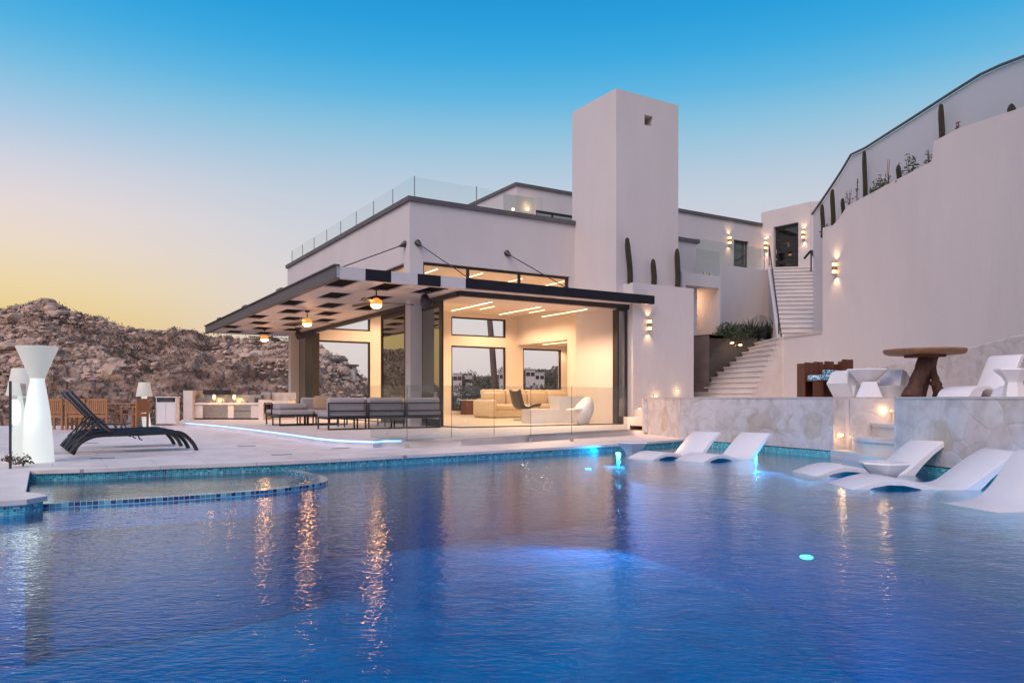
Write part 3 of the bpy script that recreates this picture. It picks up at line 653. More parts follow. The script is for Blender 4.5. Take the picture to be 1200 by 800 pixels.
# clerestory frames and panes
def framed(name, u0, u1, z0, z1, b, fr, w0, w1, mull=(), rails=(), gm='glass', fm='black', parent=house):
    f = P(name, frame(u0,u1,z0,z1,b,fr,w0,w1,mull,rails), fm, parent)
    wm = (w0+w1)/2
    P('pane', MB().box((u0+b*0.5,wm-0.006,z0+b*0.5),(u1-b*0.5,wm+0.006,z1-b*0.5), fr), gm, f if parent is house else f)
    return f
framed('clerestory_window', cl0, cl1, 3.90, 4.76, 0.07, hf, 0.10, 0.18, (on_t(550.7,320,0)[0], on_t(611,320,0)[0]))
framed('clerestory_window', 0.40, 5.2, 3.87, 4.74, 0.07, hl, 0.10, 0.18, (2.8,))
# bay roof slab and soffit, glazing heads
P('bay_roof', MB().box((0.42,-2.60,SOF),(5.80,0.0,SOF+0.2), H), 'canopywhite')
P('door_head', MB().box((0.36,TG-0.06,3.55),(5.80,TG+0.08,SOF-0.001), H), 'black')
P('door_head', MB().box((0.34,TG+0.081,3.55),(0.46,13.2,SOF-0.001), H), 'black')
P('door_track', MB().box((0.36,TG-0.06,PATIO),(5.80,TG+0.10,PATIO+0.025), H), 'black')
P('door_track', MB().box((0.34,TG+0.101,PATIO),(0.48,11.2,PATIO+0.025), H), 'black')
# stacked sliding door leaves
def leaf(u0, u1, fr, w0, gm='tint_glass', b=0.10, z1=3.55):
    d = P('sliding_door', frame(u0,u1,PATIO+0.03,z1,b,fr,w0,w0+0.05), 'black')
    P('pane', MB().box((u0+b*0.5,w0+0.02,PATIO+0.08),(u1-b*0.5,w0+0.03,z1-0.05), fr), gm, d); return d
leaf(-1.22, 1.25, hl, 0.37, b=0.16); leaf(0.35, 3.2, hl, 0.43, b=0.12); leaf(0.30, 3.05, hl, 0.31, b=0.10) if False else None
leaf(10.15, 13.1, hl, 0.37, b=0.12); P('door_post', MB().box((0.33,10.1,PATIO+0.03),(0.62,11.05,3.55), H), 'black')
leaf(5.40, 5.76, hf, TG-0.01, b=0.06); leaf(5.46, 5.78, hf, TG+0.05, b=0.05); P('door_post', MB().box((5.50,TG+0.11,PATIO),(5.795,TG+0.32,3.55), H), 'black')
# interior
wA0, wA1 = on_t(352,400,TB)[0], on_t(434,400,TB)[0]; wB0, wB1 = on_t(529,400,TB)[0], on_t(593,400,TB)[0]
wC0, wC1 = on_t(613,420,TB)[0], on_t(658,420,TB)[0]
zl = on_t(529,404.5,TB)[1]; zu0 = on_t(529,393,TB)[1]; zu1 = on_t(529,370.5,TB)[1]; s_r = on_t(606,405,TB)[0]
zCa, zCb = on_t(613,408,TB)[1], on_t(613,457.5,TB)[1]; zh = on_t(606,404.5,TB)[1]
wA0 = max(wA0, 0.75)
P('back_wall', wall((0.46, wC1+0.7), (PATIO-0.1, ZC+0.2), [(wA0,wA1,0.45,zl),(wA0,wA1,zu0,zu1),(wB0,wB1,0.45,zl),(wB0,wB1,zu0,zu1),(wC0,wC1,zCb,zCa)], hf, TB, TB+0.3), 'plaster_in')
for a, b_, c, d in ((wA0,wA1,0.45,zl),(wA0,wA1,zu0,zu1),(wB0,wB1,0.45,zl),(wB0,wB1,zu0,zu1),(wC0,wC1,zCb,zCa)):
    framed('back_window', a, b_, c, d, 0.07, hf, TB+0.05, TB+0.12)
t_r = on_s(665,420,s_r)[0]
P('interior_wall', wall((0.3, TB-0.001), (PATIO-0.1, ZC), [(t_r, TB-0.001, PATIO-0.1, zh)], hl, s_r, s_r+0.2), 'plaster_in')
P('alcove_wall', MB().box((s_r+0.2,t_r-0.2,PATIO-0.1),(wC1+0.7,t_r,3.7), H), 'plaster_in')
P('alcove_wall', MB().box((wC1+0.5,t_r,PATIO-0.1),(wC1+0.7,TB-0.001,3.7), H), 'plaster_in')
P('alcove_ceiling', MB().box((s_r+0.2,t_r,zh+0.02),(wC1+0.5,TB-0.002,zh+0.12), H), 'plaster_in')
P('ceiling', MB().box((0.301,0.301,ZC),(s_r+0.1,TB-0.002,ZC+0.1), H), 'plaster_in')
P('ceiling_beam', MB().box((0.40,0.30,SOF+0.01),(0.52,TB-0.003,ZC-0.001), H), 'plaster_in') if False else None
P('interior_floor', MB().box((0.40,TG+0.10,PATIO),(wC1+0.5,TB,PATIO+0.012), H), 'floorin')
# ceiling strips
def strip(x0,y0,x1,y1,z):
    a = on_z(x0,y0,z); b = on_z(x1,y1,z); s = (a[0]+b[0])/2
    P('ceiling_light_strip', MB().box((s-0.014,min(a[1],b[1]),z-0.012),(s+0.014,max(a[1],b[1]),z-0.001), H), 'strip')
for q in ((531,364,575,353.5),(586,368.3,633,359.3),(637,371,686,362)): strip(*q, SOF)
for q in ((500,320,511,315),(545,326,565,320),(594,331,611,326),(639,335,661,329)): strip(*q, ZC)
for s, t in ((1.6,5.0),(4.0,5.5),(6.6,5.5),(9.2,5.2),(1.9,8.6),(4.6,8.8),(7.3,8.6),(9.8,8.6)):
    P('ceiling_light_strip', MB().box((s-0.014,t-0.6,ZC-0.012),(s+0.014,t+0.6,ZC-0.001), H), 'strip')
P('ceiling_light_strip', MB().box((s_r+0.9,t_r+0.8,zh+0.008),(s_r+0.96,TB-0.8,zh+0.019), H), 'strip')
# ------------------------------------------------------------------ canopy
can = P('canopy', MB().box((0.005,-2.62,SOF+0.002),(0.42,13.9,SOF+0.17), H), 'canopywhite')
S0, T1 = -2.86, 13.9
scell = [-2.86+0.578*k for k in range(6)]; scell[5] = 0.004
holes = []
for k in range(5):
    t = -1.8 + 2.1*k
    while t > -2.5: t -= 4.2
    t += 4.2 if t < -2.5 else 0
    while t < T1-0.6: holes.append((k, t-0.64, t+0.64)); t += 4.2
ts = sorted(set([-2.62, T1] + [x for h in holes for x in h[1:]]))
mbc = MB(); 
def solid(i, j):
    tm = (ts[j]+ts[j+1])/2
    return not any(h[0] == i and h[1] < tm < h[2] for h in holes)
mbc.grid(scell, ts, solid, lambda s,z,t: H(s,t,z), SOF, SOF+0.17)
P('deck_panel', mbc, 'canopywhite', can)
for k, a, b_ in holes:
    P('dark_panel', MB().box((scell[k]+0.002,a+0.002,SOF+0.03),(scell[k+1]-0.002,b_-0.002,SOF+0.05), H), 'holepanel', can)
xs = [-2.93,-2.26,-1.64,-0.98,-0.38,0.29]
for i in range(5):
    P('fascia_panel', MB().box((xs[i],-2.70,SOF-0.01),(xs[i+1]-0.003,-2.622,SOF+0.245), H), 'canopywhite' if i % 2 == 0 else 'darkpanel', can)
P('fascia_beam', MB().box((0.29,-2.70,SOF+0.01),(6.38,-2.606,SOF+0.25), H), 'darkpanel', can)
P('soffit', MB().box((5.80,-2.60,SOF+0.02),(6.36,-2.441,SOF+0.18), H), 'canopywhite', can)
P('side_beam', MB().box((-2.95,-2.70,SOF-0.02),(-2.862,T1,SOF+0.26), H).box((-3.0,-2.72,SOF+0.26),(-2.86,T1+0.02,SOF+0.285), H).box((-3.0,-2.72,SOF-0.045),(-2.86,T1+0.02,SOF-0.02), H), 'graymetal', can)
for t in (1.8,6.2,10.6): P('splice_plate', MB().box((-3.0,t,SOF+0.286),(-2.82,t+0.5,SOF+0.33), H), 'graymetal', can)
P('rear_beam', MB().box((-2.85,T1+0.001,SOF),(0.4,T1+0.08,SOF+0.22), H), 'graymetal', can)
# tie rods with wall cones
def tie(a, b):
    t = P('tie_rod', MB().tube([a,b], 0.014, 6), 'black', can)
    d = (b-a).normalized(); P('wall_anchor', MB().tube([a-d*0.02, a+d*0.10, a+d*0.2], [0.10,0.06,0.02], 10), 'black', t)
    P('clevis', MB().tube([b-d*0.12, b+d*0.02], [0.035,0.045], 8), 'black', t)
def ht(px,py,t): s,z = on_t(px,py,t); return H(s,t,z)
def hs(px,py,s): t,z = on_s(px,py,s); return H(s,t,z)
tie(ht(489.5,285,0.0), H(on_t(553,320,-2.5)[0],-2.5,SOF+0.24)); tie(ht(594,297,0.0), H(on_t(667,337,-2.5)[0],-2.5,SOF+0.24))
a = hs(475,286,0.0); tie(a, H(-2.85, 0.35, SOF+0.30))
P('bracket', MB().bar(H(-2.4,0.32,SOF+0.15), H(-2.4,0.32,SOF+0.36), 0.05, 0.1), 'black', can)
# roof railing
rl = P('roof_railing', MB().bar(H(0.15,12.3,ZR+0.13), H(0.15,12.3,ZR+0.72), 0.02), 'graymetal')
tt = [0.0+12.3*i/8 for i in range(9)]
for i in range(8):
    P('glass_panel', MB().box((0.14,tt[i]+0.01,ZR+0.16),(0.152,tt[i+1]-0.01,ZR+0.72), H), 'roof_glass', rl)
    P('post', MB().bar(H(0.146,tt[i],ZR+0.13), H(0.146,tt[i],ZR+0.70), 0.018), 'graymetal', rl)
sg = [0.0, 2.1, 4.3]
for i in range(2): P('glass_panel', MB().box((sg[i]+0.17,0.14,ZR+0.16),(sg[i+1]+0.14,0.152,ZR+0.72), H), 'roof_glass', rl)
P('post', MB().bar(H(2.15,0.146,ZR+0.13), H(2.15,0.146,ZR+0.75), 0.022), 'graymetal', rl)
# penthouse
ph = P('penthouse', wall((6.51,s_e),(6.1,8.93),[(on_t(628,246,5)[0],9.9,7.3,8.16)], hf, 5.0, 5.25), 'plaster')
P('side_wall', MB().box((6.51,5.251,6.1),(6.76,13.0,8.93), H), 'plaster', ph)
P('coping', MB().box((6.44,4.93,8.93),(s_e,5.3,9.05), H).box((6.44,5.301,8.93),(6.83,13.0,9.05), H), 'coping', ph)
P('window_frame', frame(on_t(628,246,5)[0],9.9,7.3,8.16,0.08,hf,5.08,5.14,(8.2,)), 'black', ph)
P('pane', MB().box((on_t(628,246,5)[0],5.10,7.35),(9.9,5.11,8.14), H), 'tint_glass', ph)
P('inner_wall', MB().box((6.8,8.0,6.1),(s_e,8.2,8.9), H), 'plaster_in', ph); P('ceiling', MB().box((6.77,5.26,8.7),(s_e,8.0,8.8), H), 'plaster_in', ph)
P('ceiling_light_strip', MB().box((7.4,6.0,8.68),(7.46,7.4,8.699), H), 'strip', ph)
P('glass_screen', MB().box((on_t(590,225,3.2)[0],3.2,6.3),(on_t(626,225,3.2)[0],3.212,8.0), H), 'rail_glass', ph)
# ------------------------------------------------------------------ right wing behind the stairs
wing = empty('house_wing', H(14,2.4,1.0), 'white rear wing with a narrow window and dark glass front door', 'house wing')
nz = on_t(843,338,-0.5)[0]; zn = on_t(843,338,-0.5)[1]; cz = on_t(830,322,-0.5)[1]; cs = on_t(845,322,-0.5)[0]
P('niche_block', wall((9.6,cs),(0.3,cz),[(9.75,nz,3.1,zn)], hf, -0.5, -0.2), 'plaster', wing)
P('niche_block', MB().box((9.6,-0.199,zn),(cs,2.39,cz), H), 'plaster', wing); P('niche_side', MB().box((nz,-0.199,0.3),(cs,2.39,zn-0.001), H), 'plaster', wing)
P('niche_back', MB().box((9.0,1.6,0.3),(nz-0.001,1.8,zn-0.001), H), 'plaster', wing)
DW = on_t(860,281,2.4)[0], on_t(877.5,281,2.4)[0]; dz = on_t(860,280.5,2.4)[1], on_t(877,321.5,2.4)[1]
fl = 6.05
upw = P('upper_wall', wall((s_e+0.02,16.9),(fl,8.15),[(DW[0],DW[1],dz[1],dz[0])], hf, 2.4, 2.7), 'plaster', wing)
P('coping', MB().box((s_e+0.02,2.33,8.15),(16.95,2.76,8.27), H), 'coping', upw)
wf = P('window', frame(DW[0],DW[1],dz[1],dz[0],0.06,hf,2.50,2.56,((DW[0]+DW[1])/2+0.22,),((dz[0]+dz[1])/2-0.3,(dz[0]+dz[1])/2+0.28)), 'black', wing)
P('pane', MB().box((DW[0],2.525,dz[1]),(DW[1],2.535,dz[0]), H), 'tint_glass', wf)
P('lower_wall', MB().box((cs+0.001,1.2,0.3),(16.9,2.39,fl), H), 'plaster', wing)
P('terrace_floor', MB().box((9.6,1.8,fl-0.1),(16.9,2.399,fl+0.005), H), 'stonecap', wing) if False else None
P('inner_wall', MB().box((s_e+0.1,5.2,fl-0.1),(17.5,5.4,8.1), H), 'plaster_in', wing); P('ceiling', MB().box((s_e+0.1,2.71,7.95),(17.5,5.2,8.05), H), 'plaster_in', wing)
db = [(10.38,31.27),(11.73,29.5),(12.02,29.42),(12.35,29.62),(14.0,33.0),(11.5,35.0)]
Da = Vector((10.38,31.27)); Dd = (Vector((11.73,29.5))-Da); DL = Dd.length; Dd.normalize(); Dn = Vector((Dd.y,-Dd.x)); 
if Dn.y > 0: Dn = -Dn
def fd(u, w_, z): p = Da + Dd*u - Dn*w_; return Vector((p.x,p.y,z))
def hit(px, poly):
    a = (px-CX)/F
    for p, q in zip(poly, poly[1:]):
        d = (q[0]-p[0]) - a*(q[1]-p[1])
        if abs(d) < 1e-9: continue
        u = (a*p[1]-p[0])/d
        if -1e-6 <= u <= 1+1e-6: return Vector((p[0]+(q[0]-p[0])*u, p[1]+(q[1]-p[1])*u))
def u_at(px): h_ = hit(px, [(10.38-Dd.x*3,31.27-Dd.y*3),(11.73+Dd.x*3,29.5+Dd.y*3)]); return (h_-Da).dot(Dd)
du0, du1 = u_at(906.5), u_at(935.5); dzb, dzt = 6.08, 8.02
P('entrance_block', wall((0,DL),(1.0,8.72),[(du0,du1,dzb,dzt)], fd, 0.0, 0.3), 'plaster', wing)
P('entrance_block', MB().prism([(fd(0,0.301,0).x,fd(0,0.301,0).y),(fd(DL,0.301,0).x,fd(DL,0.301,0).y),(11.731,29.501),(12.02,29.42),(12.35,29.62),(14.0,33.0),(11.5,35.0)],1.0,dzb) , 'plaster', wing)
P('entrance_block', MB().prism([(11.90,29.70),(11.735,29.497),(12.02,29.42),(12.35,29.62),(14.0,33.0),(11.5,35.0),(11.4,34.8),(13.7,33.0),(12.15,29.9)],dzb+0.001,8.72) , 'plaster', wing)
P('roof', MB().prism([(10.6,31.4),(11.75,29.75),(12.2,29.7),(13.9,33.0),(11.5,34.9)],8.55,8.6), 'plaster', wing)
dr = P('front_door', frame(du0,du1,dzb,dzt,0.13,fd,0.14,0.20,(),(6.55,7.0,7.45)), 'black', wing)
P('pane', MB().box((du0+0.1,0.165,dzb+0.1),(du1-0.1,0.175,dzt-0.1), fd), 'door_glass', dr)
P('threshold', MB().box((du0,0.02,dzb-0.01),(du1,0.3,dzb+0.02), fd), 'stonecap', dr)
P('handle', MB().tube([fd(du0+0.07,0.10,6.9),fd(du0+0.07,0.10,7.1)],0.02,8), 'steel', dr); P('lock', MB().tube([fd(du0+0.07,0.10,6.65),fd(du0+0.07,0.10,6.72)],0.03,8), 'steel', dr)
P('inner_wall', MB().box((du0-0.5,2.5,dzb),(du1+0.8,2.7,dzt+0.5), fd), 'plaster_in', wing)
P('ceiling_lamp', MB().lathe([(0.0,7.6),(0.12,7.62),(0.12,7.68),(0,7.7)], (fd(1.1,1.4,0).x, fd(1.1,1.4,0).y, 0), 12), 'strip', wing)
# glass balustrade on the niche block and balcony
br = empty('balcony_railing', H(on_t(830,322,-0.45)[0],-0.45,cz), 'clear frameless glass balustrade on the balcony left of the narrow upper window', 'railing')
s0, s1 = on_t(817,300,-0.45)[0], cs
P('glass_panel', MB().box((s0,-0.45,cz),(s1-0.02,-0.438,cz+0.85), H), 'rail_glass', br); P('clamp', MB().box((s0+0.3,-0.47,cz),(s0+0.4,-0.42,cz+0.08), H), 'steel', br)
P('clamp', MB().box((s1-0.5,-0.47,cz),(s1-0.4,-0.42,cz+0.08), H), 'steel', br); P('post', MB().bar(H(s0-0.02,-0.445,cz), H(s0-0.02,-0.445,cz+0.87), 0.02), 'steel', br)
P('glass_panel', MB().box((cs+0.5,1.25,fl),(15.7,1.262,fl+0.85), H), 'rail_glass', br)
P('post', MB().bar(H(15.72,1.256,fl), H(15.72,1.256,fl+0.87), 0.02), 'steel', br)
# ------------------------------------------------------------------ terrace, its stone wall, the big curved wall
stone_plan = [G(x,y,DECK) for x,y in ((758,508.5),(795,513.2))]; stone_plan = [(p.x,p.y) for p in stone_plan] + stoneL
sL = smooth_poly(stone_plan, 5); sR = stRS
kL = off([(p.x,p.y) for p in sL], 0.012); kR = off([(p.x,p.y) for p in sR], 0.012)
big = [(8.27,22.9),(8.75,21.2),(9.05,20.0),(9.33,18.6),(9.58,17.0),(9.78,15.4),(9.92,13.6),(10.0,11.5),(10.05,8.0),(10.1,2.0),(10.2,-8.0)]
bigS = smooth_poly(big, 6)
wl = Vector(kL[-1]); wr = Vector(kR[0]); rec = 1.42
side = Vector((1.0, -0.10)).normalized()
notch = [wl, wl + side*rec, wr + side*rec + Vector((0.0,0.0)), wr]
hA = H(5.45,-3.45); hB = H(6.5,-3.45); hC = H(6.5,-2.3); hD = H(8.3,-1.9); hE = H(11.3,-0.3)
tpoly = off([(p[0],p[1]) for p in kL], 0.30)[:-1] + [tuple(notch[0]+side*0.30)] + [tuple(notch[1]), tuple(notch[2]), tuple(notch[3]+side*0.30)] + off(kR, 0.30)[1:] + [(10.3,-7.0)] + [(p.x+0.1,p.y) for p in reversed(bigS)] + [(8.45,25.6),(hE.x,hE.y),(hD.x,hD.y),(hC.x,hC.y),(hB.x,hB.y),(hA.x,hA.y)]
slab('terrace', tpoly, -0.2, TERR-0.03, M['step'])
def sw(name_, pts, parent, m='clad', z0=DECK-0.02, z1=TERR-0.03, th=0.29):
    return P(name_, ribbon(pts, z0, z1, th, uvs=False), m, parent)
stw = empty('stone_wall', (kL[0][0],kL[0][1],DECK), 'low crazy-paved pale stone wall left of the poolside steps, behind the first loungers', 'stone wall')
sw('cladding', kL, stw); P('cap', ribbon(off(kL,-0.01), TERR-0.029, TERR, 0.36, uvs=False), 'stonecap', stw)
P('end_face', MB().bar((kL[0][0]+0.03,kL[0][1]+0.02,0.58),(hA.x-0.02,hA.y,0.58),0.25,0.84), 'clad', stw)
stw2 = empty('stone_wall', (kR[0][0],kR[0][1],DECK), 'low crazy-paved pale stone wall right of the poolside steps, below the wooden bar table', 'stone wall')
sw('cladding', kR, stw2); P('cap', ribbon(off(kR,-0.01), TERR-0.029, TERR, 0.36, uvs=False), 'stonecap', stw2)
# recess with steps
st = empty('pool_steps', (notch[0].x+0.6,(notch[0].y+notch[3].y)/2,DECK), 'short flight of rounded cream stone steps in a lit recess of the stone wall', 'steps')
P('recess_wall', MB().bar(Vector((wl.x,wl.y,0.55))+Vector((0.29,0.13-0.03,0)), Vector((wl.x+side.x*1.75,wl.y+side.y*1.75+0.10,0.55)), 0.26, 0.90), 'rough_clad', st)
P('recess_wall', MB().bar(Vector((wr.x,wr.y,0.55))+Vector((0.29,-0.13,0)), Vector((wr.x+side.x*1.75,wr.y+side.y*1.75-0.10,0.55)), 0.26, 0.90), 'rough_clad', st)
P('landing', MB().prism([(wl.x-0.05,wl.y+0.0),(wr.x-0.05,wr.y),(wr.x+1.7,wr.y-0.2),(wl.x+1.7,wl.y-0.2)],-0.25,DECK+0.0), 'step', st)
for i, (u, z) in enumerate(((0.30,0.375),(0.63,0.60),(0.96,0.82),(1.25,TERR))):
    n_ = 9; fr_ = []
    for j in range(n_+1):
        v = j/n_; b = wl.lerp(wr, v); bow = -0.22*math.sin(PI*v)
        fr_.append(b + side*(u+bow))
    ed = wl + side*1.5, wr + side*1.5
    poly = [(p.x,p.y) for p in fr_] + [(ed[1].x,ed[1].y),(ed[0].x,ed[0].y)]
    P('riser', MB().prism(poly, DECK+0.001 if i == 0 else 0.2, z-0.05), 'step', st)
    poly2 = [(p.x-0.035,p.y) for p in fr_] + [(ed[1].x,ed[1].y),(ed[0].x,ed[0].y)]
    P('tread', MB().prism(poly2, z-0.049, z), 'step', st)
# side steps by the house block
ss = empty('side_steps', H(5.6,-2.9,PATIO), 'three small pale steps between the living room opening and the stone wall', 'steps')
for i, (s, z) in enumerate(((5.45,0.49),(5.83,0.70),(6.18,0.88))):
    P('step', MB().box((s,-3.44,PATIO-0.02+0.001*i),(6.52,-2.445,z), H), 'step', ss)
# big curved wall
TOPF = [(918,395),(955,390.8),(963,390),(964,267),(976,264),(984,255),(993,241),(1014,230),(1044,214),(1092,189),(1094,166),(1122,151),(1158,139),(1189,129),(1203,124)]
plan = [(p.x,p.y) for p in bigS]
lo_t, up_t = [], []
bw = empty('curved_wall', (9.6,16,TERR), 'tall curved white retaining wall rising on the right above the terrace', 'wall')
def top_wall(tab, pln, zb, th, name, m, parent, zt_extra):
    mb = MB(); prev = None; pts = []
    for x, y in tab:
        p = hit(x, pln)
        if p is None: continue
        pts.append((p, C-(y-HY)/F*p.y))
    last = pts[-1]
    for q in [Vector(p) for p in pln if p[1] < last[0].y-0.2][::3]: pts.append((q, last[1]+zt_extra*(last[0].y-q.y)))
    for i in range(len(pts)):
        a = pts[max(i-1,0)][0]; b = pts[min(i+1,len(pts)-1)][0]
        t = (b-a).normalized() if (b-a).length > 1e-4 else Vector((0.2,-1)); n_ = Vector((-t.y,t.x))
        p, z = pts[i]; q = p + n_*th
        mb.v += [Vector((p.x,p.y,zb)), Vector((p.x,p.y,z)), Vector((q.x,q.y,z)), Vector((q.x,q.y,zb))]
    for i in range(len(pts)-1):
        a = 4*i
        for j in range(4): mb.f.append((a+j, a+4+j, a+4+(j+1)%4, a+(j+1)%4))
    mb.f.append((0,1,2,3)); n4 = 4*len(pts); mb.f.append((n4-4,n4-1,n4-2,n4-3))
    P(name, mb, m, parent); return pts
dense = []
for (a,b),(c_,d_) in zip(TOPF[3:], TOPF[4:]):
    k = max(1, int((c_-a)/8))
    for i in range(k): dense.append((a+(c_-a)*i/k, b+(d_-b)*i/k))
dense.append(TOPF[-1])
ptsF = top_wall(dense, plan, 0.9, 0.18, 'wall_face', 'plaster', bw, 0.0)
top_wall([(918,395),(930,393.7),(945,392),(963.5,390)], plan, 0.9, 0.3, 'landing_wall', 'plaster', bw, 0.0) if False else None
lwp = [hit(918.5,plan), hit(930,plan), hit(945,plan), hit(963.9,plan)]
P('landing_wall', ribbon([(p.x,p.y) for p in lwp], 0.9, 2.84, 0.25, uvs=False), 'plaster', bw)
P('landing_cap', ribbon(off([(p.x,p.y) for p in lwp],-0.03), 2.841, 2.90, 0.33, uvs=False), 'stonecap', bw)
# rough stone plinth at the foot of the curved wall
plw = off([(hit(x,plan).x, hit(x,plan).y) for x in (958,980,1010,1040,1070,1100,1130,1160,1190)] + [(9.93,13.0),(10.0,10),(10.1,2)], -0.05)
mb = MB()
for i, p in enumerate(plw):
    z = [1.5,1.65,1.75,1.8,1.88,1.95,2.05,2.12,2.2,2.25,2.3,2.3][i]
    q = (p[0]+0.049, p[1])
    mb.v += [Vector((p[0],p[1],0.9)), Vector((p[0],p[1],z)), Vector((q[0],q[1],z+0.03)), Vector((q[0],q[1],0.9))]
for i in range(len(plw)-1):
    for j in range(4): mb.f.append((4*i+j, 4*i+4+j, 4*i+4+(j+1)%4, 4*i+(j+1)%4))
P('stone_plinth', mb, 'rough_clad', bw)
# planter strip and the rear wall with its dark rail
rearplan = off(plan, 0.85)
RAIL = [(953,250.5),(962,238),(975,219),(988,199),(999,180.5),(1016,172.5),(1045,154),(1072,137),(1100,119),(1125,103),(1151,87),(1175,76),(1203,65.5)]
rw_ = empty('glass_railing', (10.3,16,TERR), 'frosted glass railing with a thin dark sloping handrail behind the cactus planter', 'railing')
ptsR = top_wall([(x,y+2) for x,y in RAIL], rearplan, 0.9, 0.03, 'glass_panel', 'frost', rw_, 0.02)
P('handrail', MB().tube([Vector((p.x,p.y,z+0.03))+Vector((-0.04,0,0)) for p, z in ptsR], 0.035, 8), 'coping', rw_)
mb = MB(); 
for (p, z), in zip(ptsF[2:]):
    n_ = Vector((0.82,0.30)) ; q = p + n_*0.78; k = len(mb.v)
    mb.v += [Vector((p.x+0.10,p.y,z-0.06)), Vector((q.x,q.y,z-0.02))]
    if k: mb.f.append((k-2,k-1,k+1,k))
P('planter_soil', mb, 'soil', rw_)
# ------------------------------------------------------------------ outdoor stairs
stair = empty('outdoor_stairs', (7.2,23.6,TERR), 'broad pale stone staircase turning up from the terrace towards the front door', 'staircase')
L0, L1 = Vector((5.87,24.5)), Vector((8.39,25.3)); R0, R1 = Vector((7.09,22.2)), Vector((8.24,22.95)); NS = 11; ZL = 2.87
lower = MB(); 
for k in range(NS):
    u = k/NS; a = L0.lerp(L1,u); b = R0.lerp(R1,u); z = TERR + (ZL-TERR)*(k+1)/NS
    dv = (L1-L0).normalized()*0.03
    poly = [(a.x,a.y),(b.x,b.y),(R1.x+0.02,R1.y),(L1.x+0.02,L1.y)]
    P('riser', MB().prism(poly, 0.95, z-0.045), 'step', stair)
    u2 = (k+1.25)/NS; a2 = L0.lerp(L1,u2); b2 = R0.lerp(R1,u2)
    P('tread', MB().prism([(a.x-dv.x,a.y-dv.y+0.03),(b.x-dv.x,b.y-dv.y-0.03),(b2.x,b2.y-0.03),(a2.x,a2.y+0.03)], z-0.044, z), 'step', stair)
UL0, UL1, UR0, UR1 = Vector((8.27,23.0)), Vector((10.20,29.5)), Vector((10.4,22.9)), Vector((11.95,29.2))
P('landing', MB().prism([(R1.x+0.02,R1.y),(8.85,21.3),(10.6,21.2),(10.6,23.2),(L1.x+1.0,L1.y+0.2),(L1.x+0.02,L1.y)],0.95,ZL-0.001), 'step', stair)
NU = 17
for k in range(NU):
    u = k/NU; a = UL0.lerp(UL1,u); b = UR0.lerp(UR1,u); z = ZL + (6.07-ZL)*(k+1)/NU; u3 = (k+1.12)/NU; a3 = UL0.lerp(UL1,u3); b3 = UR0.lerp(UR1,u3)
    P('riser', MB().prism([(a.x,a.y),(b.x,b.y),(b3.x,b3.y),(a3.x,a3.y)], 0.95, z-0.05), 'step', stair)
    P('tread', MB().prism([(a.x-0.03,a.y-0.04),(b.x+0.02,b.y-0.04),(b3.x,b3.y),(a3.x-0.03,a3.y)], z-0.049, z), 'step', stair)
P('upper_landing', MB().prism([(10.1,29.6),(12.3,29.3),(12.5,30.5),(11.0,31.5),(10.2,31.2)],0.95,6.072), 'step', stair)

# stringer that follows the slope
mb = MB(); 
for a, z in ((UL0,ZL+0.02),(UL1,6.10),(Vector((10.33,31.1)),6.10)):
    p = Vector((a.x-0.16,a.y)); q = Vector((a.x-0.045,a.y)); mb.v += [Vector((p.x,p.y,0.95)),Vector((p.x,p.y,z)),Vector((q.x,q.y,z)),Vector((q.x,q.y,0.95))]
for i in range(2):
    for j in range(4): mb.f.append((4*i+j,4*i+4+j,4*i+4+(j+1)%4,4*i+(j+1)%4))
mb.f += [(0,1,2,3),(8,11,10,9)]
P('stringer', mb, 'plaster', stair)
hrl = empty('stair_handrail', (UL0.x-0.1,UL0.y,ZL), 'slim dark handrail with glass along the left edge of the upper stair flight', 'handrail')
P('rail', MB().tube([(UL0.x-0.1,UL0.y,ZL+0.55),(UL1.x-0.1,UL1.y,7.0),(UL1.x-0.02,UL1.y+0.3,7.02)],0.022,6), 'black', hrl)
P('post', MB().tube([(UL1.x-0.1,UL1.y,6.2),(UL1.x-0.1,UL1.y,7.0)],0.02,6), 'black', hrl); P('post', MB().tube([(UL0.x-0.1,UL0.y,ZL+0.1),(UL0.x-0.1,UL0.y,ZL+0.55)],0.02,6), 'black', hrl)
mb = MB().add([(UL0.x-0.1,UL0.y,ZL+0.15),(UL1.x-0.1,UL1.y,6.28),(UL1.x-0.1,UL1.y,6.98),(UL0.x-0.1,UL0.y,ZL+0.53)],[(0,1,2,3)]); P('glass_panel', mb, 'rail_glass', hrl)
h2 = empty('stair_handrail', W(951,300,28.5), 'bent black handrail at the top right of the upper stair flight beside the entrance', 'handrail')
P('rail', MB().tube([W(942.5,303,28.4),W(949.5,294.5,28.2),W(951.5,294,28.1),W(958.5,314,26.3),W(962,325,25.5)],0.045,8), 'black', h2)
P('post', MB().tube([W(950.5,295,28.15),W(950.5,318,28.15)],0.03,8), 'black', h2)
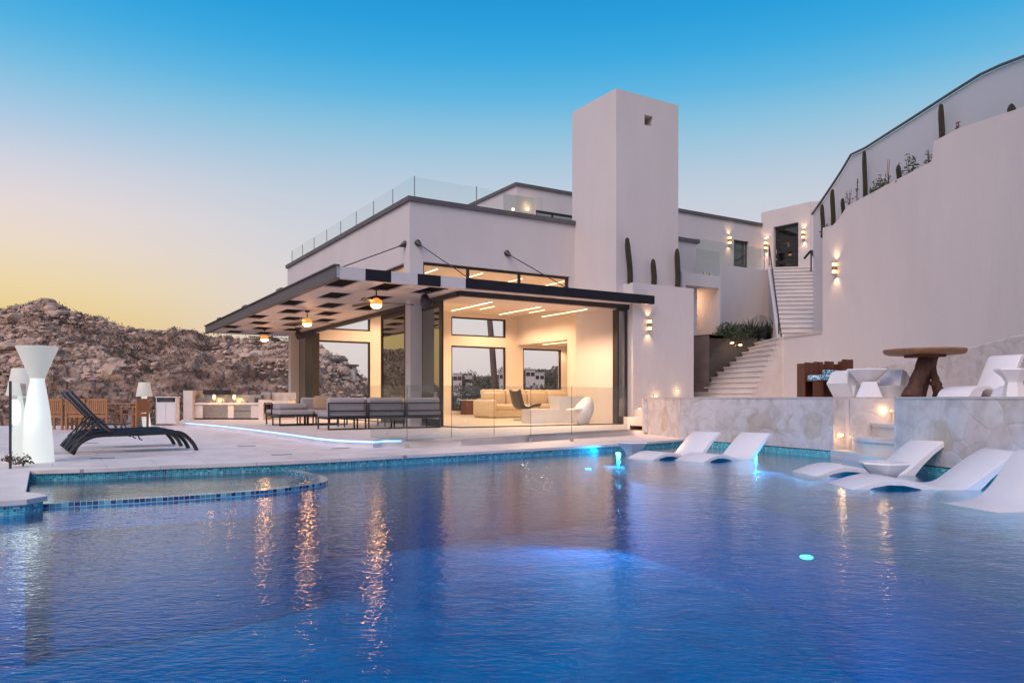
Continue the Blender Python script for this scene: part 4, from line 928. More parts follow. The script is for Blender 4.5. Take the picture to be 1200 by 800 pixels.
# lower stair glass balustrade (left side)
gb = empty('stair_balustrade', (L0.x,L0.y+0.3,TERR), 'stepped clear glass balustrade along the left side of the lower staircase', 'balustrade')
nrm = Vector((-0.27,0.96))
for k in range(3):
    u0, u1 = k/3, (k+1)/3-0.015; a = L0.lerp(L1,u0) + nrm*0.10; b = L0.lerp(L1,u1) + nrm*0.10
    za, zb_ = TERR+(ZL-TERR)*u0, TERR+(ZL-TERR)*u1; q = nrm*0.012
    mb = MB().add([(a.x,a.y,za),(b.x,b.y,zb_),(b.x,b.y,zb_+1.0),(a.x,a.y,za+1.0),(a.x+q.x,a.y+q.y,za),(b.x+q.x,b.y+q.y,zb_),(b.x+q.x,b.y+q.y,zb_+1.0),(a.x+q.x,a.y+q.y,za+1.0)],[(0,1,2,3),(4,7,6,5),(0,4,5,1),(1,5,6,2),(2,6,7,3),(3,7,4,0)])
    P('glass_panel', mb, 'rail_glass', gb)
a = L1 + nrm*0.1; b = Vector((8.9,26.2)); P('glass_panel', MB().bar((a.x,a.y,ZL+0.5),(b.x,b.y,ZL+0.5),0.012,0.95), 'rail_glass', gb)
a = H(9.8,-0.62); b = H(cs+0.9,-0.55); P('glass_panel', MB().bar((a.x,a.y,2.25),(b.x,b.y,2.25),0.012,1.0), 'rail_glass', gb)
# planting bed behind the stairs
bed = [H(9.7,-0.9), H(9.7,-1.6), Vector((6.0,24.9,0)), Vector((8.4,25.75,0)), Vector((9.3,27.6,0)), Vector((9.9,29.8,0)), H(16.5,1.15), H(cs+0.05,1.15), H(cs+0.05,-0.55)]
pb = empty('planting_bed', (7.8,26,1.0), 'dark raised planting bed between the staircase and the white wing', 'planter')
P('bed_wall', MB().prism([(p.x,p.y) for p in bed], 0.95, 3.02), 'bedwall', pb); P('soil', MB().prism([(p.x,p.y) for p in bed], 3.021, 3.06), 'soil', pb)
# ================================================================== LIGHT FIXTURES
def sconce(p, n, label, e=7.0):
    """up and down wall light; p on the wall, n outward normal"""
    n = Vector(n).normalized(); t = empty('wall_sconce', p, label, 'wall light', 'gold up-and-down wall lights'); p = Vector(p)
    c = p + n*0.085
    P('body', MB().lathe([(0.055,-0.055),(0.06,-0.05),(0.06,0.05),(0.055,0.055)], c, 16), 'brass', t, smooth=True)
    P('bracket', MB().bar(p, c, 0.04, 0.08), 'brass', t)
    for s in (1,-1):
        r_ = P('shade', MB().lathe([(0.06,s*0.145),(0.064,s*0.15),(0.064,s*0.175),(0.06,s*0.18)], c, 16), 'brass', t, smooth=True)
        P('lamp_glass', MB().lathe([(0.052,s*0.057),(0.052,s*0.144)], c, 16), 'sconce_glow', t, smooth=True)
        l = light('sconce_light', 'SPOT', c + Vector((0,0,s*0.20)) + n*0.02, e, (1.0,0.60,0.30), spot_size=R(95), spot_blend=0.9, shadow_soft_size=0.04)
        aim(l, c + Vector((0,0,s*1.2)) - n*0.30)
sconce(H(6.35,-2.44,3.11), -N.to_3d(), 'gold wall light under the end of the dark canopy beam')
p = on_t(853.5,282,2.4); sconce(H(p[0],2.4,p[1]), -N.to_3d(), 'gold wall light left of the narrow upper window')
q = u_at(898.5); sconce(fd(max(q,0.22),0,7.3), (-Dn if False else Dn).to_3d(), 'gold wall light left of the dark glass front door')
q = u_at(942.5); sconce(fd(q,0,7.45), Dn.to_3d(), 'gold wall light right of the dark glass front door')
pc = hit(980.5, plan); sconce((pc.x,pc.y,C+(HY-314.5)/F*pc.y), (-0.93,-0.36,0), 'gold wall light alone on the tall curved white wall', 11)
def steplight(p, n, label, e=1.2):
    n = Vector(n).normalized(); p = Vector(p); t = empty('step_light', p, label, 'step light', 'small warm recessed step lights')
    u = Vector((0,0,1)); s = u.cross(n)
    def fr(a,b,c): return p + s*a + n*b + u*c
    P('bezel', frame(-0.06,0.06,-0.035,0.035,0.012,lambda a,b,c: fr(a,b,c),0.001,0.02), 'brass', t)
    P('lens', MB().box((-0.048,0.002,-0.022),(0.048,0.012,0.022), fr), 'stepglow', t)
    l = light('step_lamp', 'POINT', p + n*0.09 + Vector((0,0,-0.02)), e, (1.0,0.62,0.30), shadow_soft_size=0.03)
def blk(px,py): s,z = on_t(px,py,-2.441); return H(s,-2.441,z)
steplight(blk(749,479), -N.to_3d(), 'small warm step light above the side steps, lowest on the block'); steplight(blk(768,464), -N.to_3d(), 'small warm wall light between the side steps and the stone wall'); steplight(blk(793,457.5), -N.to_3d(), 'small warm wall light highest on the side block above the stone wall')
def rwall(px,py):
    a = (px-CX)/F; b0 = Vector((wl.x,wl.y)) ; d = side; # line
    den = d.x - a*d.y; u = (a*b0.y - b0.x)/den; q = b0 + d*u
    return Vector((q.x, q.y-0.005, C-(py-HY)/F*q.y))
steplight(rwall(985,509.5)+Vector((0,0.02,0)), (-0.1,-1,0), 'small warm step light low in the stone recess above the landing', 1.1)
steplight(rwall(1034,479)+Vector((0,0.02,0)), (-0.1,-1,0), 'small warm step light high in the stone recess above the upper steps', 1.0)
pp = hit(958.5, plan); steplight((8.66,21.05,1.28), (-1,-0.25,0), 'small warm wall light just left of the wooden towel cabinet', 1.5)
steplight((11.62,28.6,5.9), (-1,-0.2,0), 'small warm step light beside the topmost stair treads', 1.5)
steplight((11.0,26.0,4.55), (-1,-0.2,0), 'small warm step light halfway up the upper stair flight', 3.0)
steplight((10.75,24.8,3.9), (-1,-0.2,0), 'small warm step light on the lower part of the upper stair flight', 1.5)
for x, y, lb in ((858,401.5,'small warm light in the planting bed beside the glass, left one'),(867.5,404,'small warm light in the planting bed beside the glass, right one')):
    s_ = W(x,y,25.1); steplight(s_, (0,-1,0), lb, 0.8)
# added wide spots under the ceiling carry the strips' light into the living room
for s, t, z, e_ in ((3.4,-1.1,SOF-0.03,150),(2.6,3.5,ZC-0.05,150),(7.2,4.0,ZC-0.05,160),(3.2,8.2,ZC-0.05,120),(8.4,8.4,ZC-0.05,120),(12.4,9.6,zh-0.03,30)):
    for q_ in (-0.8,0.8): light('strip_fill', 'SPOT', H(s,t+q_*(0.6 if t < 0 else 1.2),z), e_*3.0, (1.0,0.62,0.36), spot_size=R(152), spot_blend=0.35, shadow_soft_size=0.12)
l = light('niche_lamp', 'POINT', H(10.8,0.6,zn-0.4), 14, (1.0,0.62,0.38), shadow_soft_size=0.1)
tag(MB().lathe([(0.0,0),(0.08,0.002),(0.08,0.03),(0.0,0.03)], H(10.8,0.6,zn-0.035), 16).build('downlight', M['strip']), 'round downlight in the ceiling of the niche by the stairs', 'downlight')
light('entrance_lamp', 'POINT', fd(1.1,1.4,7.4), 10, (1.0,0.66,0.4), shadow_soft_size=0.1)
light('penthouse_lamp', 'POINT', H(7.5,6.2,8.3), 30, (1.0,0.66,0.4), shadow_soft_size=0.2)
light('wing_lamp', 'POINT', H(15,4,7.6), 22, (1.0,0.66,0.4), shadow_soft_size=0.2)
for px, py, tt_ in ((601,246,4.2),(618,246,4.97)):
    s,z = on_t(px,py,tt_); pt = H(s,tt_-0.02,z)
    tag(MB().lathe([(0.05,-0.02),(0.05,0.05)], pt, 12).build('roof_lamp', M['sconce_glow']), 'small warm lamp on the roof terrace seen through the glass, %s' % ('left one' if px < 610 else 'nearer the upper storey wall'), 'lamp', 'lamps on the roof terrace')
    light('roof_light', 'POINT', pt - N.to_3d()*0.15+Vector((0,0,0.1)), 3.5, (1.0,0.65,0.32), shadow_soft_size=0.05)
# ------------------------------------------------------------------ ceiling fans
def fan(px, py, rz, label):
    z = 3.26; s, t = on_z(px,py,z); c = H(s,t,0); f = empty('ceiling_fan', (c.x,c.y,SOF), label, 'ceiling fan', 'ceiling fans under the checkered canopy')
    P('rod', MB().tube([(c.x,c.y,SOF),(c.x,c.y,z+0.16)],0.016,8).lathe([(0.07,SOF-0.05),(0.075,SOF-0.001)],(c.x,c.y,0),16), 'black', f)
    P('motor', MB().lathe([(0.05,z+0.18),(0.13,z+0.12),(0.15,z+0.06),(0.13,z+0.02)],(c.x,c.y,0),20), 'housing_glow', f, smooth=True)
    P('lamp', MB().lathe([(0.13,z+0.018),(0.12,z-0.03),(0.07,z-0.06),(0.0,z-0.065)],(c.x,c.y,0),20), 'flame', f, smooth=True)
    for k in range(3):
        a = rz + 2*PI*k/3; d = Vector((math.cos(a),math.sin(a),0)); q = Vector((-d.y,d.x,0)); b = Vector((c.x,c.y,z+0.07))
        mb = MB(); 
        for r_, w_, up in ((0.13,0.05,0),(0.3,0.08,0.0),(0.6,0.085,-0.01),(0.86,0.055,-0.02),(0.92,0.02,-0.02)):
            for sg_, dz_ in ((-1,-0.012),(1,0.012)):
                v = b + d*r_ + q*w_*sg_ + Vector((0,0,up+dz_)); mb.v += [v, v+Vector((0,0,0.012))]
        for i in range(4):
            o_ = 4*i; mb.f += [(o_,o_+4,o_+6,o_+2),(o_+1,o_+3,o_+7,o_+5),(o_,o_+1,o_+5,o_+4),(o_+2,o_+6,o_+7,o_+3)]
        mb.f += [(0,2,3,1),(16,17,19,18)]
        P('blade', mb, 'textile', f)
    light('fan_light', 'POINT', (c.x,c.y,z-0.12), 16, (1.0,0.48,0.16), shadow_soft_size=0.09)
fan(441,358,0.35,'ceiling fan with glowing amber lamp, nearest to the corner column'); fan(360,380,0.5,'ceiling fan with glowing amber lamp, middle one of the three'); fan(310,398,0.2,'ceiling fan with glowing amber lamp, farthest left under the canopy edge')
def speaker(px, py, label):
    z = 3.42; s, t = on_z(px,py,z); c = H(s,t,z); f = empty('speaker', c, label, 'speaker', 'black speakers hung under the canopy')
    P('bracket', MB().box((c.x-0.11,c.y-0.11,SOF-0.04),(c.x+0.11,c.y+0.11,SOF-0.002)).tube([(c.x,c.y,SOF),(c.x,c.y,c.z+0.06)],0.03,8), 'black', f)
    P('cabinet', MB().tube([c+Vector((-0.10,-0.04,0.10)),c+Vector((-0.05,-0.02,0.08)),c+Vector((0.05,0.02,-0.10)),c+Vector((0.07,0.03,-0.14))],[0.08,0.125,0.135,0.11],16), 'black', f, smooth=True)
speaker(499,353,'black round speaker hanging from the canopy near the corner column'); speaker(350,392,'black round speaker hanging from the canopy at its far end')
# ------------------------------------------------------------------ pool lamps
def pool_lamp(p, n, label, e, size=0.06):
    n = Vector(n).normalized(); p = Vector(p); t = empty('pool_light', p, label, 'pool light', 'round underwater pool lights')
    lm = MB().tube([p, p+n*0.03],size*1.5,20)
    for v in lm.v: v.z = p.z + (v.z-p.z)*0.36
    P('rim', lm, 'steel', t); lm = MB().tube([p+n*0.031, p+n*0.045],[size*1.3,size*1.2],20)
    for v in lm.v: v.z = p.z + (v.z-p.z)*0.3
    P('lens', lm, 'pool_lamp', t)
    l = light('pool_lamp', 'SPOT', p+n*0.10, e*7.5, (0.01,0.55,0.95), spot_size=R(165 if e < 200 and e != 24 else 104), spot_blend=0.6 if e < 200 else 0.2, shadow_soft_size=0.08); aim(l, p+n*2+Vector((0,0,-0.35 if e < 200 else -1.75)))
pool_lamp(G(946,611.5,-0.06)+Vector((0,0.0,-0.30)), (-0.55,-0.8,0.25), 'glowing blue underwater light at the edge of the sun shelf, centre right', 24, 0.042)
pool_lamp(G(1146,585,-0.10)+Vector((0.3,0.3,-0.08)), (-0.5,-0.85,0), 'bright underwater light beside the chair shaped lounger at the right edge', 22)
pool_lamp(G(690,549,-0.12), (-0.3,-0.9,0), 'glowing underwater light in front of the living room opening', 30, 0.045)
pool_lamp(G(554,537,-0.06), (-0.1,-1,0), 'small underwater light under the far pool edge, left of centre', 80, 0.04)
pool_lamp(G(886,536,-0.03)+Vector((0,0.1,-0.03)), (-0.3,-0.95,0), 'small underwater light behind the second of the far loungers', 12, 0.04)
pool_lamp(G(731,531.5,-0.03)+Vector((-0.05,0.1,-0.03)), (-0.5,-0.85,0), 'small underwater light beside the far white pool table', 10, 0.03)
pool_lamp((5.0,12.6,-0.12), (-0.6,-0.8,0), 'small underwater light below the stone wall end, behind the humped lounger', 12, 0.04)
pool_lamp((-11.5,-2.0,-0.6), (0.6,0.8,0.0), 'added underwater fill light on the unseen near left pool side', 480)  # added out of view to lift the blue of the water
pool_lamp((-5.0,-6.9,-0.6), (0,1,0.1), 'added underwater fill light on the unseen pool end wall, left one', 480); pool_lamp((0.5,-6.9,-0.6), (0,1,0.1), 'added underwater fill light on the unseen pool end wall, middle one', 480); pool_lamp((5.5,-6.9,-0.6), (-0.1,1,0.1), 'added underwater fill light on the unseen pool end wall, right one', 260)  # out-of-view fill lamps added to brighten the far pool walls
# ------------------------------------------------------------------ in-pool loungers
def lounger_mesh(w=0.62, chair=False, high=False):
    if chair:
        top = [(0,-0.02),(0.12,0.0),(0.35,0.01),(0.52,0.06),(0.66,0.18),(0.78,0.34),(0.90,0.50),(0.97,0.53)]
        bot = [(1.02,0.50),(1.02,0.40),(0.98,0.0),(0.98,-0.26),(0.10,-0.26),(0.0,-0.06)]
    else:
        top = [(0,-0.02),(0.12,0.02),(0.26,0.08),(0.40,0.12),(0.54,0.12),(0.68,0.085),(0.82,0.045),(0.94,0.012),(1.05,0.01),(1.15,0.05),(1.30,0.20),(1.46,0.36),(1.60,0.47),(1.66,0.48)]
        bot = [(1.70,0.45),(1.64,0.41),(1.50,0.29),(1.36,0.13),(1.27,0.0),(1.22,-0.26),(0.86,-0.26),(0.80,-0.06),(0.70,0.0),(0.56,0.04),(0.42,0.045),(0.28,0.01),(0.16,-0.05),(0.05,-0.07),(-0.01,-0.05)]
        if high:
            top = [(0,0.0),(0.06,0.10),(0.18,0.17),(0.36,0.20),(0.55,0.20),(0.70,0.16),(0.85,0.11),(1.0,0.12),(1.12,0.22),(1.25,0.42),(1.38,0.64),(1.47,0.77),(1.56,0.80)]
            bot = [(1.62,0.76),(1.55,0.72),(1.42,0.50),(1.30,0.30),(1.25,0.0),(0.80,0.0),(0.74,0.06),(0.62,0.13),(0.50,0.14),(0.40,0.10),(0.34,0.0)]
    def sm(ps):
        out = []
        for i in range(len(ps)-1):
            p0,p1,p2,p3 = [Vector(ps[max(0,min(len(ps)-1,k))]) for k in (i-1,i,i+1,i+2)]
            for j in range(3):
                t = j/3; out.append(0.5*((2*p1)+(p2-p0)*t+(2*p0-5*p1+4*p2-p3)*t*t+(-p0+3*p1-3*p2+p3)*t**3))
        return out+[Vector(ps[-1])]
    prof = sm(top)+[Vector(b) for b in bot]
    cen = Vector((sum(p.x for p in prof)/len(prof), sum(p.y for p in prof)/len(prof)))
    mb = MB(); n = len(prof)
    for y, inset in ((-w/2,0.02),(-w/2+0.02,0.0),(w/2-0.02,0.0),(w/2,0.02)):
        for i, p in enumerate(prof):
            a = prof[i-1]; b = prof[(i+1)%n]; t = (b-a).normalized() if (b-a).length else Vector((1,0)); nn = Vector((t.y,-t.x))
            q = p + nn*inset*0.6; mb.v.append(Vector((q.x, y, q.y)))
    for r_ in range(3):
        for i in range(n): mb.f.append((r_*n+i, r_*n+(i+1)%n, (r_+1)*n+(i+1)%n, (r_+1)*n+i))
    mb.f.append(tuple(range(n))); mb.f.append(tuple(3*n+i for i in range(n-1,-1,-1)))
    return mb
def lounger(x, y, rz, sc, label, z=0.0, chair=False, high=False, zs=1.0):
    mb = lounger_mesh(chair=chair, high=high)
    for v in mb.v: v.z = v.z*zs if v.z > 0 else v.z
    o = mb.build('pool_lounger' if not chair else 'pool_chair', M['white'], None, local=True, smooth=35)
    o.location = (x,y,z); o.rotation_euler = (0,0,rz); o.scale = (sc,sc,sc)
    return tag(o, label, 'lounger' if not chair else 'pool chair', 'white moulded in-pool loungers')
lounger(2.05,12.5,R(31),1.0,'white moulded lounger standing in the pool beside the far white table', zs=0.88); lounger(2.78,12.1,R(31),1.02,'white moulded lounger in the pool, second from the far white table', zs=0.86)
lounger(3.85,10.15,R(3),1.14,'white moulded lounger in the pool with its back beside the tapered pool table', zs=0.84); lounger(3.72,8.75,R(-3),1.18,'white moulded lounger in the pool nearest the bright underwater light', zs=0.74)
lounger(4.12,6.95,R(14),1.12,'white chair-shaped pool seat cut off by the right edge of the photo', chair=True, zs=0.85)
def pool_table(x, y, sc, label, z=0.0, cat='table'):
    o = MB().lathe([(0.0,-0.26),(0.17,-0.26),(0.165,-0.18),(0.13,0.0),(0.18,0.09),(0.27,0.17),(0.31,0.215),(0.30,0.235),(0.0,0.235)], (0,0,0), 6).build('side_table', M['white'], None, local=True, smooth=20)
    o.location = (x,y,z); o.scale = (sc,sc,sc); o.rotation_euler = (0,0,0.3); return tag(o, label, cat, 'white tapered resin side tables')
pt = G(743,533,0); pool_table(pt.x,pt.y+0.15,0.98,'white tapered side table standing in the pool against the far edge')
pt = G(1050,566,0); pool_table(pt.x,pt.y+0.3,0.98,'white tapered side table standing in the pool between the two right loungers')
# ------------------------------------------------------------------ terrace furniture
lounger(7.62,13.0,R(24),0.95,'white moulded lounger on the raised terrace beside the small white table', z=TERR, high=True)
t2 = pool_table(7.55,11.3,0.86,'white tapered side table on the raised terrace at the right edge', z=TERR+0.22)
l2 = lounger(7.85,11.9,R(20),0.95,'white moulded lounger on the raised terrace, mostly cut off by the right edge', z=TERR, high=True)
def armchair(x, y, rz, label, sc=1.0):
    a = empty('lounge_chair', (x,y,TERR), label, 'chair', 'white faceted resin lounge chairs'); 
    bm = MB()
    # faceted shell: seat block and tall tapering back
    S = [(-0.30,-0.30,0),(0.22,-0.33,0),(0.22,0.33,0),(-0.30,0.30,0),(-0.40,-0.36,0.28),(0.20,-0.40,0.30),(0.20,0.40,0.30),(-0.40,0.36,0.28)]
    bm.add(S, [(0,3,2,1),(4,5,6,7),(0,1,5,4),(1,2,6,5),(2,3,7,6),(3,0,4,7)])
    B_ = [(0.02,-0.37,0.29),(0.24,-0.34,0.0),(0.24,0.34,0.0),(0.02,0.37,0.29),(0.26,-0.24,0.70),(0.40,-0.22,0.66),(0.40,0.22,0.66),(0.26,0.24,0.70),(0.46,-0.36,0.36),(0.46,0.36,0.36)]
    bm2 = MB().add(B_, [(0,3,7,4),(4,7,6,5),(0,4,5,8,1),(3,2,9,6,7),(5,6,9,8),(8,9,2,1),(0,1,2,3)])
    m_ = Matrix.Translation((x,y,TERR)) @ Matrix.Rotation(rz,4,'Z') @ Matrix.Scale(sc,4)
    bm.v = [m_ @ v for v in bm.v]; bm2.v = [m_ @ v for v in bm2.v]
    P('seat', bm, 'white', a); P('backrest', bm2, 'white', a)
armchair(6.98,15.5,R(200),'white faceted lounge chair beside the towel cabinet, partly behind the small table', 0.78); armchair(7.55,15.1,R(20),'white faceted lounge chair between the small table and the wooden bar table', 0.78)
ta = empty('coffee_table', (7.10,15.0,TERR), 'white faceted small table between the two lounge chairs on the terrace', 'table')
P('base', MB().lathe([(0.27,0),(0.14,0.30)], (7.0,14.7,TERR), 6), 'white', ta); P('top', MB().lathe([(0.14,0.301),(0.42,0.54),(0.40,0.56)], (7.10,15.0,TERR), 6), 'white', ta)
tc_ = empty('towel_cabinet', (6.85,16.6,TERR), 'dark reddish wooden towel cabinet with staggered upright boards on the terrace', 'cabinet')
fx = lambda a,b,c: (6.90+a*0.97-b*0.2, 16.5+a*0.2+b*0.97, TERR+c)
for i, (x0, x1, z0, z1, y) in enumerate(((-0.50,-0.27,0.38,0.76,0.02),(-0.25,-0.03,0.38,0.78,0.06),(-0.01,0.21,0.38,0.79,0.02),(0.23,0.49,0.0,0.82,-0.26))):
    P('board', MB().box((x0,y,z0),((x0+x1)/2-0.004,y+0.03,z1), fx).box(((x0+x1)/2+0.004,y,z0),(x1,y+0.03,z1-0.004), fx), 'darkwood', tc_)
P('shelf', MB().box((-0.50,-0.30,0.34),(0.22,0.25,0.37), fx), 'darkwood', tc_); P('front_post', MB().box((-0.50,-0.29,0.0),(-0.27,-0.26,0.339), fx), 'darkwood', tc_); P('back_panel', MB().box((-0.50,0.26,0.0),(0.49,0.29,0.74), fx), 'darkwood', tc_)
P('side_panel', MB().box((-0.53,0.0,0.0),(-0.505,0.29,0.74), fx), 'darkwood', tc_); P('side_panel', MB().box((0.495,-0.22,0.0),(0.52,0.29,0.80), fx), 'darkwood', tc_)
P('lower_panel', MB().box((-0.24,0.10,0.0),(0.22,0.13,0.33), fx), 'darkwood', tc_)
def towel(c, d, rz, label):
    mb = MB().rbox((0,0,0), d, min(d)*0.32, 3); bmv = []
    for v in mb.v:
        v = v + Vector((0,0,0.012*math.sin(v.x*22)+0.008*math.sin(v.x*41+v.y*9))); bmv.append(Matrix.Rotation(rz,3,'Z') @ v + Vector(fx(*c)))
    mb.v = bmv; return tag(mb.build('towel', M['towel'], smooth=60), label, 'towel', 'blue and white patterned towels')
towel((-0.15,-0.20,0.43), (0.74,0.26,0.12), 0.2, 'blue and white patterned towel lying along the cabinet shelf'); towel((0.05,-0.14,0.54), (0.36,0.22,0.10), 0.35, 'blue and white patterned towel rolled on top of the long one')
# bar table
bt = empty('bar_table', (8.02,14.6,TERR), 'tall round live-edge wooden bar table on a forked tree trunk base', 'table')
prof = []; mb = MB(); n = 40
for zz, rr_ in ((0.825,0.66),(0.845,0.71),(0.90,0.735),(0.925,0.72)):
    for k in range(n):
        a = 2*PI*k/n; r_ = rr_*(1+0.03*noise.noise(Vector((math.cos(a)*2,math.sin(a)*2,zz)))) ; mb.v.append(Vector((8.02+r_*math.cos(a),14.6+r_*math.sin(a),TERR+zz)))
for i in range(3):
    for k in range(n): mb.f.append((i*n+k,i*n+(k+1)%n,(i+1)*n+(k+1)%n,(i+1)*n+k))
mb.f += [tuple(range(n-1,-1,-1)), tuple(3*n+k for k in range(n))]
P('top', mb, 'topwood', bt, smooth=50); P('plate', MB().box((7.75,14.35,TERR+0.77),(8.30,14.85,TERR+0.824)), 'darkwood', bt)
def limb(pts, rs):
    sp = []; rr = []
    for i in range(len(pts)-1):
        a, b = Vector(pts[i]), Vector(pts[i+1])
        for j in range(4):
            u = j/4; sp.append(a.lerp(b,u)+Vector((rnd.gauss(0,0.008),rnd.gauss(0,0.008),0))); rr.append((rs[i]*(1-u)+rs[i+1]*u)*rnd.uniform(0.9,1.1))
    sp.append(Vector(pts[-1])); rr.append(rs[-1]); return MB().tube(sp, rr, 12)
def q3(px,py,Y): return W(px,py,Y)
P('trunk', limb([q3(1066,468,14.45),q3(1073,450,14.5),q3(1082,430,14.55),q3(1089,417,14.6)],[0.17,0.14,0.15,0.17]), 'bark', bt, smooth=60)
P('trunk', limb([q3(1076,468,14.8),q3(1081,448,14.8),q3(1087,430,14.7),q3(1090,417,14.6)],[0.13,0.12,0.13,0.15]), 'bark', bt, smooth=60)
P('branch_leg', limb([q3(1108,468,14.55),q3(1100,454,14.55),q3(1094,440,14.6),q3(1090,424,14.6),q3(1089,417,14.6)],[0.11,0.075,0.07,0.09,0.1]), 'bark', bt, smooth=60)
P('branch_leg', limb([q3(1097,468,14.7),q3(1097,458,14.6),q3(1094,446,14.6)],[0.07,0.06,0.07]), 'bark', bt, smooth=60)
# ------------------------------------------------------------------ glass fences at the pool
fpts = [G(434,521.5,DECK),G(477,524.8,DECK),G(529,521.5,DECK),G(579,519.0,DECK),G(622,517.5,DECK),G(670,516.8,DECK),G(735,511.5,DECK)]
gf = empty('glass_fence', fpts[3], 'frameless clear glass fence between the pool and the living room', 'glass fence')
for a, b in zip(fpts, fpts[1:]):
    d = (b-a).normalized()*0.008; a2, b2 = a+d, b-d
    P('glass_panel', MB().bar(a2+Vector((0,0,0.62)), b2+Vector((0,0,0.62)), 0.012, 1.0), 'rail_glass', gf)
for p in fpts[1:-1]: P('clamp', MB().box((p.x-0.035,p.y-0.03,DECK),(p.x+0.035,p.y+0.03,DECK+0.07)), 'steel', gf); P('joint', MB().bar(p+Vector((0,0,0.12)),p+Vector((0,0,1.12)),0.009), 'graymetal', gf)
a, b = Vector((-6.30,9.43,DECK)), Vector((-6.80,10.5,DECK))
g2 = empty('glass_fence', a, 'dark-edged single glass panel beside the large glowing lamp at the left edge', 'glass fence')
P('glass_panel', MB().bar(a+Vector((0,0,0.56)), b+Vector((0,0,0.56)), 0.012, 1.05), 'rail_glass', g2); P('edge_post', MB().bar(a+Vector((0,0,0)), a+Vector((0,0,1.10)), 0.022), 'black', g2)
b3 = Vector((-9.5,9.9,DECK)); 
# ------------------------------------------------------------------ glowing floor lamps
hl_ = empty('floor_lamp', (-6.60,10.44,DECK), 'tall glowing white hourglass floor lamp at the pool edge on the left', 'floor lamp')
P('body', MB().lathe([(0.215,0.0),(0.205,0.02),(0.19,0.30),(0.155,0.70),(0.11,1.0),(0.088,1.12),(0.092,1.16)], (-6.60,10.44,DECK), 40), 'lamp_body', hl_, smooth=True)
P('bowl', MB().lathe([(0.093,1.161),(0.13,1.26),(0.19,1.42),(0.262,1.60),(0.25,1.605),(0.12,1.27)], (-6.60,10.44,DECK), 40), 'lamp_head', hl_, smooth=True)
light('lamp_light', 'POINT', (-6.60,10.1,DECK+0.7), 2.0, (0.9,1.0,0.95), shadow_soft_size=0.2)
def shade_lamp(c, sc, label):
    t = empty('floor_lamp', c, label, 'floor lamp', 'glowing white shade-shaped floor lamps')
    P('body', MB().lathe([(0.20*sc,0),(0.19*sc,0.03*sc),(0.075*sc,0.93*sc)], c, 28), 'lamp_body', t, smooth=True)
    P('shade', MB().lathe([(0.225*sc,0.931*sc),(0.23*sc,0.95*sc),(0.155*sc,1.35*sc),(0.14*sc,1.36*sc)], c, 28), 'lamp_head', t, smooth=True)
shade_lamp((-7.55,11.6,DECK), 0.99, 'glowing white lamp with a tapered shade, half hidden behind the hourglass lamp'); p = G(169,500.5,DECK); shade_lamp(tuple(p), 1.0, 'glowing white lamp with a tapered shade between the teak chairs and the white cabinet')
def leafy(mb, c, h, spread, n_, sz, rr):
    for i in range(n_):
        d = Vector((rr.gauss(0,1),rr.gauss(0,1),abs(rr.gauss(0,1))*0.9)).normalized(); p = Vector(c)+Vector((d.x*spread,d.y*spread,d.z*h))*rr.uniform(0.3,1.0)
        a = Vector((rr.gauss(0,1),rr.gauss(0,1),rr.gauss(0,1))).normalized()*sz*rr.uniform(0.6,1.3); b = a.cross(Vector((rr.gauss(0,1),rr.gauss(0,1),rr.gauss(0,1)))).normalized()*sz*0.4
        mb.add([p-a, p+b, p+a, p-b], [(0,1,2,3)])
# small planter with dry plants at lamp foot
def twig(mb, base, h, spread, n_, rnd_):
    for i in range(n_):
        a = rnd_.uniform(0,2*PI); tip = base + Vector((math.cos(a)*spread*rnd_.uniform(0.3,1),math.sin(a)*spread*rnd_.uniform(0.3,1),h*rnd_.uniform(0.6,1)))
        mid = base.lerp(tip,0.5)+Vector((0,0,h*0.12)); mb.tube([base,mid,tip],[0.005,0.004,0.002],5)
for (x,y,lb) in ((-6.75,10.1,'dry twiggy plant at the foot of the hourglass lamp, left of it'),(-6.35,9.75,'small dry twiggy plant right at the base of the hourglass lamp')):
    mb = MB(); twig(mb, Vector((x,y,DECK)), 0.15, 0.10, 6, rnd); leafy(mb, (x,y,DECK+0.04), 0.13, 0.13, 70, 0.03, rnd); tag(mb.build('potted_plant', M['dryleaf']), lb, 'plant')
